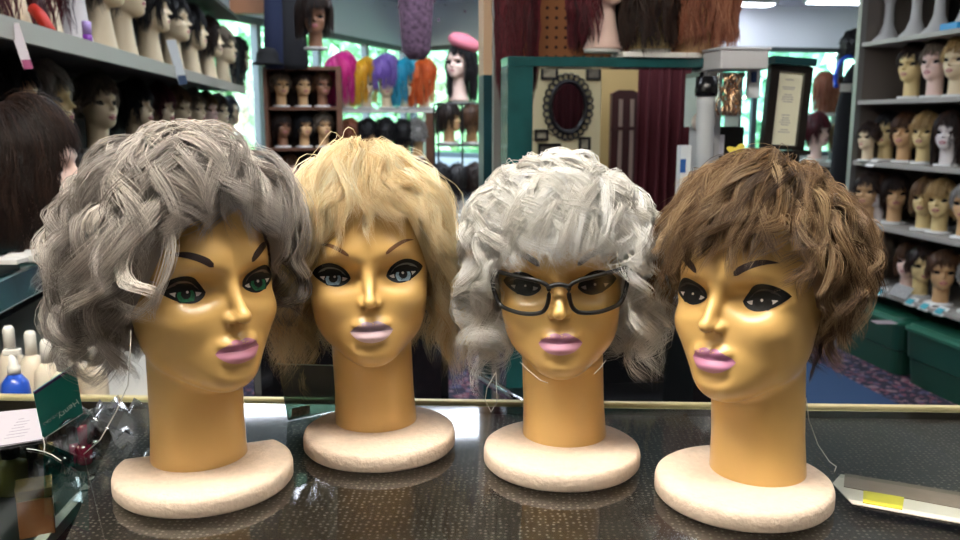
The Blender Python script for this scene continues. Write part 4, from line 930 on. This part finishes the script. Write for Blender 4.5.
# ---- styling station: teal mirror frame left open, its reflection modelled as a room behind
WP = 2.0
TM = mat('teal marble laminate', '1a4549', .3, noise=.2, nscale=9)
p_ = lambda px, py, w=WP: atw(px, py, w)
uA, zTop = p_(508, 53)[0], p_(600, 57)[2]; uB = p_(533, 100)[0]; uC = p_(706, 100)[0]; uD = p_(722, 100)[0]; zIn = p_(600, 67)[2]
st = empty('styling_station', W3((uA+uD)/2, WP, 0), YAW, 'teal marble laminate station mirror frame, left open to a modelled reflection', 'station'); cu_ = (uA+uD)/2
def sb(name, a, b, c, d, e_, f_, m_=TM, bevel=.002): return MB().box(a-cu_, b-cu_, c, d, e_, f_).build(name, m_, st, bevel=bevel)
sb('left_post', uA, uB, 0, .10, 0, zIn); sb('top_beam', uA, uD, 0, .10, zIn, zTop); sb('right_post', uC, uD, .0, .10, 0, zIn, mat('white post paint', 'b9bcc0', .5))
sb('back_cabinet', uB, uC, -.02, .12, 0, .74, mat('black lacquer', '0b0c0f', .3)); sb('base_cabinet', uA-.02, uD-.005, -.30, -.02, 0, .60, mat('black lacquer', '0b0c0f', .3))
o = MB().box(p_(622, 55)[0], p_(698, 55)[0], WP-.01, WP+.09, zTop+.0005, zTop+.012).room().build('paper_pad', mat('white paper', 'e6e4de', .6)); tag(o, 'white paper strip lying on top of the teal beam', 'paper')
# darker column and tan panel left of it
o = MB().box(atw(481, 100, 2.45)[0], atw(512, 100, 2.45)[0], 2.40, 2.5, 0, atw(490, 76, 2.45)[2]).room().build('teal_column', mat('dark teal laminate', '163e45', .3, noise=.3, nscale=7)); tag(o, 'dark teal column behind the left post of the station', 'column')
o = MB().box(atw(481, 100, 2.45)[0], atw(512, 100, 2.45)[0], 2.40, 2.5, atw(490, 76, 2.45)[2]+.0005, H_C-.001).room().build('tan_column', mat('tan laminate', 'c9a886', .5)); tag(o, 'tan upper column above the dark teal one', 'column')
# pegboard
m, nt, b = new_mat('pegboard'); MATS['peg'] = m
tc2 = nt.nodes.new('ShaderNodeTexCoord'); vo = nt.nodes.new('ShaderNodeTexVoronoi'); vo.inputs['Scale'].default_value = 40; vo.inputs['Randomness'].default_value = 0
mp = nt.nodes.new('ShaderNodeMapping'); mp.inputs['Scale'].default_value = (1, 0, 1); nt.links.new(tc2.outputs['Object'], mp.inputs['Vector']); nt.links.new(mp.outputs['Vector'], vo.inputs['Vector'])
rp = nt.nodes.new('ShaderNodeValToRGB'); rp.color_ramp.interpolation = 'CONSTANT'; rp.color_ramp.elements[0].color = L('3a1e10'); rp.color_ramp.elements[1].color = L('a5683a'); rp.color_ramp.elements[1].position = .18
nt.links.new(vo.outputs['Distance'], rp.inputs['Fac']); nt.links.new(rp.outputs['Color'], b.inputs['Base Color']); b.inputs['Roughness'].default_value = .7
uP0, uP1 = atw(500, 20, 2.3)[0], atw(718, 20, 2.3)[0]
o = MB().box(-(uP1-uP0)/2, (uP1-uP0)/2, -.008, .008, -.26, .26).build('perforated_board', MATS['peg']); q_ = zTop+.27; t_ = empty('pegboard', W3((uP0+uP1)/2, 2.3, 0), YAW); o.parent = t_; o.location = (0, 0, q_)
for sx in (-1, 1): MB().box(sx*(uP1-uP0)/2-.015, sx*(uP1-uP0)/2+.015, .009, .035, .001, q_+.26).build('post', mat('steel upright', '8c8a86', .4, metal=.4), t_)
tag(t_, 'orange-brown pegboard behind the busts on the station', 'pegboard')
# long burgundy hair hanging at the left
u = atw(514, 20, 2.2)[0]
o = place_wig('verylong', 'burgundy', u, 2.16, 1.48, R(175), 1.0, 'very long burgundy wig hanging left of the pegboard', None, .0165); o.scale = (.72, .72, 1.25)
# busts on the beam
for px, wg, col, sk, lb, rot, wrot, sc_ in [(603, 'draped', 'burgundy', 'pink', 'burgundy', 20, 20, .80), (650, 'draped', 'dark brown', 'yellow', 'dark brown', 150, 150, .82)]:
    u = atw(px, 40, WP+.05)[0]
    place_head(u, WP+.05, zTop+.0125, R(rot), sc_, sk, f'{sk} bust in the {lb} wig on the teal beam', 'busts on the teal beam', True)
    place_wig(wg, col, u, WP+.05, zTop+.0125, R(wrot), sc_*1.12, f'{lb} wig on the bust standing on the teal beam', 'wigs on the teal beam', .075)
u = atw(698, 30, WP+.05)[0]
place_head(u, WP+.05, zTop+.0005, R(180), .95, 'tan', 'tan bust hidden under the copper wig on the teal beam', 'busts on the teal beam', True); place_wig('draped', 'copper', u, WP+.05, zTop+.075, R(180), 1.05, 'copper brown long wig seen from behind on the teal beam', 'wigs on the teal beam', .0165)
# the mirror's reflection, built as real walls and things
WC = 4.4; uc0 = atw(526, 100, WC)[0]; uc1 = atw(601, 100, WC)[0]; zc_ = 1.58
struct(MB().box(uc0, uc1, WC, WC+.08, 0, zc_).room().build('wall_partition', mat('cream wall', 'e3d5a6', .7)))
uc2 = atw(650, 100, WC+.6)[0]; struct(MB().box(uc1-.02, uc2+.3, WC+.6, WC+.68, 0, zc_).room().build('wall_recess', mat('tan wall', 'b89c66', .7)))
# oval ornate mirror
uo = atw(567.5, 107, WC)[0]; zo = atw(567.5, 107, WC)[2]; k_ = WC/860*1.01
t = empty('oval_mirror', W3(uo, WC-.004, zo), YAW, 'black ornate oval mirror on the cream wall', 'mirror')
a_, b_ = 18*k_, 25*k_
ring = [(a_*math.cos(q), -.012, b_*math.sin(q)) for q in np.linspace(0, 2*PI, 48, endpoint=False)]
g = MB().tube(ring, .012, 8, True)
for q in np.linspace(0, 2*PI, 26, endpoint=False):
    cx, cz = (a_+.022)*math.cos(q), (b_+.022)*math.sin(q)
    g.tube([(cx+.016*math.cos(w2), -.012, cz+.016*math.sin(w2)) for w2 in np.linspace(0, 2*PI, 10, endpoint=False)], .0055, 5, True)
g.build('ornate_frame', mat('black cast frame', '0c0a0a', .35, coat=.3), t, True)
v = [(0, -.008, 0)]+[(p[0], -.008, p[2]) for p in ring]; MB().prism_xz([(p[0]*.98, p[2]*.98) for p in ring], -.010, -.004).build('mirror_glass', mat('mirror silver', '8a8c8c', .06, metal=1), t)
for i, (px, py, w2, h2, lb) in enumerate([(549, 73, 17, 13, 'small framed picture above left of the oval mirror'), (593, 73, 15, 14, 'small framed picture above right of the oval mirror'), (541, 135, 14, 11, 'small framed picture below left of the oval mirror'), (549, 150, 23, 13, 'wide framed picture behind the white curls'), (584, 144, 12, 14, 'small framed picture below right of the oval mirror')]):
    u, _, z = atw(px, py, WC); t = empty('picture', W3(u, WC-.003, z), YAW, lb, 'picture', 'small black framed pictures')
    a_, b_ = w2*k_/2, h2*k_/2; g = MB(); q = .012
    g.box(-a_, a_, -.015, 0, b_-q, b_).box(-a_, a_, -.015, 0, -b_, -b_+q).box(-a_, -a_+q, -.015, 0, -b_, b_).box(a_-q, a_, -.015, 0, -b_, b_).build('picture_frame', mat('black cast frame', '0c0a0a', .35), t)
    MB().box(-a_+q, a_-q, -.006, -.001, -b_+q, b_-q).build('print', mat('sepia print %d' % (i % 2), ['9a9078', '6d6658'][i % 2], .5, noise=.5, nscale=30), t)
# mahogany shelf tower and curtain
u, _, _ = atw(626, 100, 4.7); t = empty('mahogany_rack', W3(u, 4.7, 0), YAW, 'dark mahogany rack with two pale uprights in the recess', 'rack'); mh = mat('mahogany', '3a1210', .4)
zz = atw(626, 90, 4.7)[2]
MB().prism_xz([(-.08, 0), (.08, 0), (.08, zz-.02), (.04, zz), (-.04, zz), (-.08, zz-.02)], 0, .04).build('frame', mh, t)
for x in (-.03, .035): MB().box(x-.010, x+.010, -.012, -.0005, .1, zz-.05).build('pale_bar', mat('pale bar', '9a8478', .5), t)
MB().box(-.09, .09, -.02, -.0005, zz-.22, zz-.20).build('cross_bar', mh, t)
def curtain(name, pa, pb, w_, z0, z1, m_, label, folds=7):
    ua, ub = atw(pa, 100, w_)[0], atw(pb, 100, w_)[0]; n = 80; v = []; f = []
    for j in range(6):
        z = z0+(z1-z0)*j/5; am = .030*(1-.4*j/5)
        for i in range(n+1):
            s = i/n; v.append(W3(ua+(ub-ua)*s, w_+am*math.sin(s*folds*2*PI+.4*math.sin(j))+.01*math.sin(s*17), z))
    for j in range(5):
        for i in range(n): f.append((j*(n+1)+i, j*(n+1)+i+1, (j+1)*(n+1)+i+1, (j+1)*(n+1)+i))
    o = mesh(name, v, f, m_, None, True); s_ = o.modifiers.new('s', 'SOLIDIFY'); s_.thickness = .004; return tag(o, label, 'curtain')
curtain('curtain', 638, 712, 3.5, .02, atw(670, 60, 3.5)[2], mat('maroon cloth', '4d1018', .85), 'maroon curtain of the mirror reflection, hanging beyond the station opening')
# white column things right of the opening
WQ = 1.93
u = atw(713, 100, 1.86)[0]
t = empty('white_pipe', W3(u, 1.9, 0), YAW, 'white corrugated pole at the right end of the station', 'pole')
MB().lathe([(.021, 0)]+[(.021 if i % 2 else .0195, .02+i*.02) for i in range(64)]+[(.02, 1.295)], 16).build('pole', mat('white corrugated', 'b4b8bb', .5), t, True); MB().lathe([(.024, 1.295), (.026, 1.305), (.024, 1.338)], 16).build('dark_cap', blk, t, True)
u, _, z = atw(701, 122, 1.97); o = MB().lathe([(.001, -.028), (.016, -.023), (.026, -.01), (.028, 0), (.026, .01), (.016, .023), (.001, .028)], 20).build('foam_ball', mat('cream foam', 'd9cfc6', .8), None, True); o.location = W3(u+.012, 1.985, z); tag(o, 'cream foam ball peeking out left of the white pole', 'ball')
# white paper box and bag of gold rollers on a dark box shelf
uL, uR = atw(721, 60, 1.9)[0], atw(769, 60, 1.9)[0]; zB, zT2 = atw(745, 69, 1.9)[2], atw(745, 47, 1.9)[2]
t = empty('white_carton', W3((uL+uR)/2, 1.95, zB), YAW, 'white paper-wrapped carton at the right end of the teal beam', 'box'); hw = (uR-uL)/2
MB().box(-hw, hw, -.05, .06, 0, zT2-zB-.006).build('carton', mat('crumpled white paper', 'cfcfd2', .7, bump=.5, bscale=25), t, bevel=.004); MB().box(-hw-.004, hw+.004, -.054, .064, zT2-zB-.006, zT2-zB).build('lid', mat('pale grey lid', 'dcdcdf', .6), t, bevel=.002)
# tall black display tower under the carton
zz0 = 0; t = empty('black_tower', W3((uL+uR)/2+.0, 2.06, 0), YAW, 'tall narrow black display tower under the white carton', 'display tower')
MB().box(-hw+.03, hw+.01, -.03, .05, 0, zB-.13).build('tower', mat('black lacquer', '0b0c0f', .3), t, bevel=.002); MB().box(-hw, hw, -.04, .05, zB-.012, zB-.001).build('top_plate', mat('black lacquer', '0b0c0f', .3), t)
MB().box(-hw, -hw+.008, -.03, .05, zB-.131, zB-.012).build('stay', mat('clear stay', '9aa4a8', .2), t); MB().box(hw-.008, hw, -.03, .05, zB-.131, zB-.012).build('stay', mat('clear stay', '9aa4a8', .2), t)
MB().box(-.012, .016, -.032, -.0305, zB-.20, zB-.15).build('white_label', mat('white label', 'dcdce4', .6), t)
# bag with metallic strands
ub_ = atw(735, 90, 1.9)[0]; t = empty('tinsel_bag', W3(ub_, 1.93, atw(735, 117, 1.93)[2]), YAW, 'clear bag of shiny copper and gold tinsel hanging under the white carton', 'bag'); hb = atw(735, 71, 1.93)[2]-atw(735, 117, 1.93)[2]
g = MB(); rr = random.Random(3)
for k in range(26):
    x = -.024+.048*rr.random(); y = rr.uniform(-.008, .008); g.tube([(x+.007*math.sin(j*1.3+k), y+.004*math.cos(j+k), hb*(.04+.9*j/7)) for j in range(8)], .0028, 5)
g.build('tinsel', mat('copper gold foil', 'f2c9a0', .25, metal=1), t, True)
MB().box(-.029, .029, -.013, .013, 0, hb*.98).build('film', glass_mat('clear film', 'f4f6f6', 1.5, .08), t, bevel=.004)
u, _, z = atw(759, 80, 1.94); t = empty('blue_pack', W3(u, 1.97, z-.02), YAW, 'small white pack with blue print beside the tinsel bag', 'pack')
MB().box(-.014, .014, -.008, .008, -.02, .055).build('pack', mat('white card', 'd4dade', .5), t, bevel=.001); MB().box(-.010, .004, -.0095, -.008, .015, .04).build('blue_print', mat('navy print', '1d3f7a', .5), t)
# yellow flower note
u, _, z = atw(738, 153, 1.58); t = empty('flower_note', W3(u, 1.58, z), YAW, 'yellow flower-shaped paper note above the brown wig', 'note')
pts = [((.022+.006*math.cos(5*q))*math.cos(q), (.015+.004*math.cos(5*q))*math.sin(q)) for q in np.linspace(0, 2*PI, 40, endpoint=False)]
MB().prism_xz(pts, -.001, .001).build('petals', mat('yellow paper', 'e3cf52', .6), t); MB().lathe([(.004, -.3), (.004, 0)], 6, c=(0, .006, 0)).build('stem', mat('green stick', '4a6a3a', .6), t)
o = MB().box(-.10, .10, -.08, .08, 0, z-.30).build('side_table', mat('black lacquer', '0b0c0f', .3)); o.location = W3(u, 1.585, 0); o.rotation_euler = (0, 0, YAW); tag(o, 'small black cabinet behind the brown wig', 'cabinet')
u, _, z = atw(694, 160, 1.8); t = empty('product_box', W3(u, 1.86, .741), YAW, 'small blue and white product box between the curtain and the white pole', 'box')
MB().box(-.012, .012, -.012, .012, 0, z-.741+.03).build('carton', mat('white card', 'd4dade', .5), t); MB().box(-.0125, .0, -.0135, -.012, z-.741-.03, z-.741+.0).build('blue_label', mat('cobalt print', '2a5fa8', .5), t)
# framed certificate
WF = 2.0; cx, _, cz = atw(786, 108, WF); kk = WF/860
t = empty('framed_certificate', W3(cx, WF, cz), YAW, 'framed cream certificate with small printed lines in a wide dark frame', 'certificate'); t.rotation_euler = (0, .06, YAW)
a_, b_ = 23*kk, 43*kk; q = 8*kk; dkf = mat('dark espresso frame', '17110e', .35, coat=.3)
MB().box(-a_, a_, -.012, .012, b_-q*.8, b_).box(-a_, a_, -.012, .012, -b_, -b_+q*.6).box(-a_, -a_+q*1.2, -.012, .012, -b_, b_).box(a_-q*1.1, a_, -.012, .012, -b_, b_).build('frame', dkf, t, bevel=.002)
MB().box(-a_+q*1.2, a_-q*1.1, -.002, .004, -b_+q*.6, b_-q*.8).build('paper', mat('cream paper', 'e8e6cc', .6), t)
g = MB()
for z, w2 in ((30, 8), (22, 13), (20, 11), (14, 8), (11.5, 11), (9, 12), (6.5, 10), (-8, 8), (-11, 7), (-13.5, 9), (-16, 11), (-18.5, 8), (-24, 8), (-26.5, 12)): g.box(-w2*kk*.55, w2*kk*.55, -.0026, -.002, z*kk*.95, z*kk*.95+.0016)
g.build('printed_lines', mat('faint print', '8f8a94', .6), t); MB().box(-a_-.002, a_-.004, -.03, .02, b_+.001, b_+.018).build('green_strip', mat('dark teal laminate', '163e45', .3), t)
t = empty('certificate_stand', W3(cx, WF+.07, 0), YAW, 'dark pedestal carrying the framed certificate', 'pedestal'); MB().box(-.055, .055, -.05, .05, 0, cz-b_-.012).build('column', mat('black lacquer', '0b0c0f', .3), t, bevel=.002); MB().box(-.06, .06, -.09, .055, cz-b_-.012, cz-b_-.002).build('top', dkf, t)
# ---- far right: heads by the window, dark hanging pieces, blue headband
WG = 5.2; ft = empty('display_table', W3(atw(820, 150, WG)[0], WG, 0), YAW, 'white display table of red wigs by the far window', 'table'); z2 = atw(815, 161, WG)[2]; z1_ = atw(825, 113, WG+.2)[2]
MB().box(-.2, .28, -.15, .15, z2-.03, z2).build('table_top', mat('white laminate', 'dcdad4', .5), ft); MB().box(-.17, .25, -.1, .12, 0, z2-.03).build('plinth', mat('black lacquer', '0b0c0f', .3), ft)
MB().box(-.2, .28, .12, .35, z1_-.02, z1_).build('upper_shelf', mat('white laminate', 'dcdad4', .5), ft); MB().box(-.2, -.18, .12, .35, 0, z1_-.02).build('support', bm2, ft); MB().box(.26, .28, .12, .35, 0, z1_-.02).build('support', bm2, ft)
pair('bob', 'burgundy', 'pink', atw(814, 140, WG)[0], WG-.02, z2, R(25), 1.12, 'on the white table by the far window', None, None)
pair('part', 'blonde', 'tan', atw(840, 150, WG)[0], WG-.02, z2, R(-60), .95, 'on the white table next to the shelving post', None, None)
pair('long', 'copper', 'pink', atw(824, 92, WG+.25)[0], WG+.24, z1_, R(-160), .98, 'on the upper shelf by the far window', None, None)
pair('short', 'dark brown', 'brown', atw(842, 98, WG+.25)[0], WG+.24, z1_, R(-160), .85, 'on the upper shelf beside the post', None, None)
t = empty('blue_headband', W3(atw(848, 70, 4.5)[0], 4.5, atw(848, 78, 4.5)[2]), YAW, 'curved bright blue headband hanging beside the shelving post', 'headband')
MB().tube([(.07*math.cos(q), 0, .115*math.sin(q)) for q in np.linspace(PI*.42, PI*1.15, 14)], .016, 8, flat=.6).build('band', mat('bright cobalt', '1c4fd0', .4), t, True); MB().box(-.045, .02, -.012, -.008, -.075, -.03).build('paper_tag', mat('white paper', 'e6e4de', .6), t)
o = place_wig('curly', 'black', atw(858, 40, 4.6)[0], 4.62, 1.46, R(180), 1.0, 'bushy black curly wig hanging by the shelving post', None)
t = empty('black_coat', W3(atw(853, 100, 4.75)[0], 4.75, .0), YAW, 'long black garment on a stand beside the shelving post', 'garment')
MB().lathe([(.07, 0), (.10, .3), (.11, .9), (.10, 1.3), (.06, 1.5), (.02, 1.56)], 14, sy=.6).build('drape', mat('black cloth', '0d0d12', .9), t, True)
o = MB(); rr = random.Random(9)
for k in range(60):
    x, y, z = rr.gauss(0, .05), rr.gauss(0, .05), rr.uniform(-.25, 0); s = .008; o.box(x-s, x+s, y-s, y+s, z-s, z+s)
t = empty('crystal_mobile', W3(atw(829, 20, 6.4)[0], 6.4, H_C-.05), YAW, 'clear crystal mobile hanging before the far right window', 'mobile'); o.build('crystals', mat('crystal', 'f0f4f8', .1, coat=1), t); MB().box(-.06, .06, -.06, .06, .02, .049).build('ceiling_plate', mat('light housing', 'd5d5d5', .5), t)
# dark clothes rail filling the middle distance on the right of the opening, and a black salon chair behind the counter
t = empty('salon_chair', W3(atw(455, 385, 1.55)[0]-.12, 1.55, 0), YAW+.3, 'black salon chair with chrome arm behind the second and third heads', 'chair')
bl = mat('black vinyl', '0b0b0e', .25, coat=.4); chm = mat('chrome', 'c8ccd2', .12, metal=1)
MB().box(-.22, .22, -.22, .22, .44, .54).build('seat', bl, t, bevel=.03); MB().box(-.21, .21, .19, .26, .52, .86).build('backrest', bl, t, bevel=.03)
for sx in (-.25, .25): MB().tube([(sx, .18, .70), (sx, -.16, .70), (sx, -.20, .66), (sx, -.20, .48)], .010, 8).build('arm', chm, t, True)
MB().lathe([(.24, .0), (.23, .02), (.04, .04), (.035, .44)], 24).build('pedestal', chm, t, True)
for o_ in (PH, PB):
    if id(o_) not in used: pass


# ------------------------------------------------------------------ camera, world, view
cam = bpy.data.cameras.new('camera'); co = bpy.data.objects.new('camera', cam); C.objects.link(co)
co.location = (0, 0, EYE); co.rotation_euler = (PI/2-PITCH, 0, 0)
cam.sensor_width = 36; cam.lens = F*36/960; cam.clip_start = .05; cam.clip_end = 80
cam.dof.use_dof = True; cam.dof.focus_distance = .72; cam.dof.aperture_fstop = 12
sc = bpy.context.scene; sc.camera = co
w = bpy.data.worlds.new('sky'); sc.world = w; w.use_nodes = True; nt = w.node_tree
bg = nt.nodes['Background']; sk = nt.nodes.new('ShaderNodeTexSky'); sk.sky_type = 'NISHITA'
sk.sun_elevation = math.radians(50); sk.sun_rotation = math.radians(200); sk.sun_disc = False
nt.links.new(sk.outputs[0], bg.inputs[0]); bg.inputs[1].default_value = 1.7
sc.view_settings.view_transform = 'Standard'; sc.view_settings.look = 'None'
sc.view_settings.exposure = .82; sc.view_settings.gamma = 1; sc.view_settings.use_curve_mapping = False
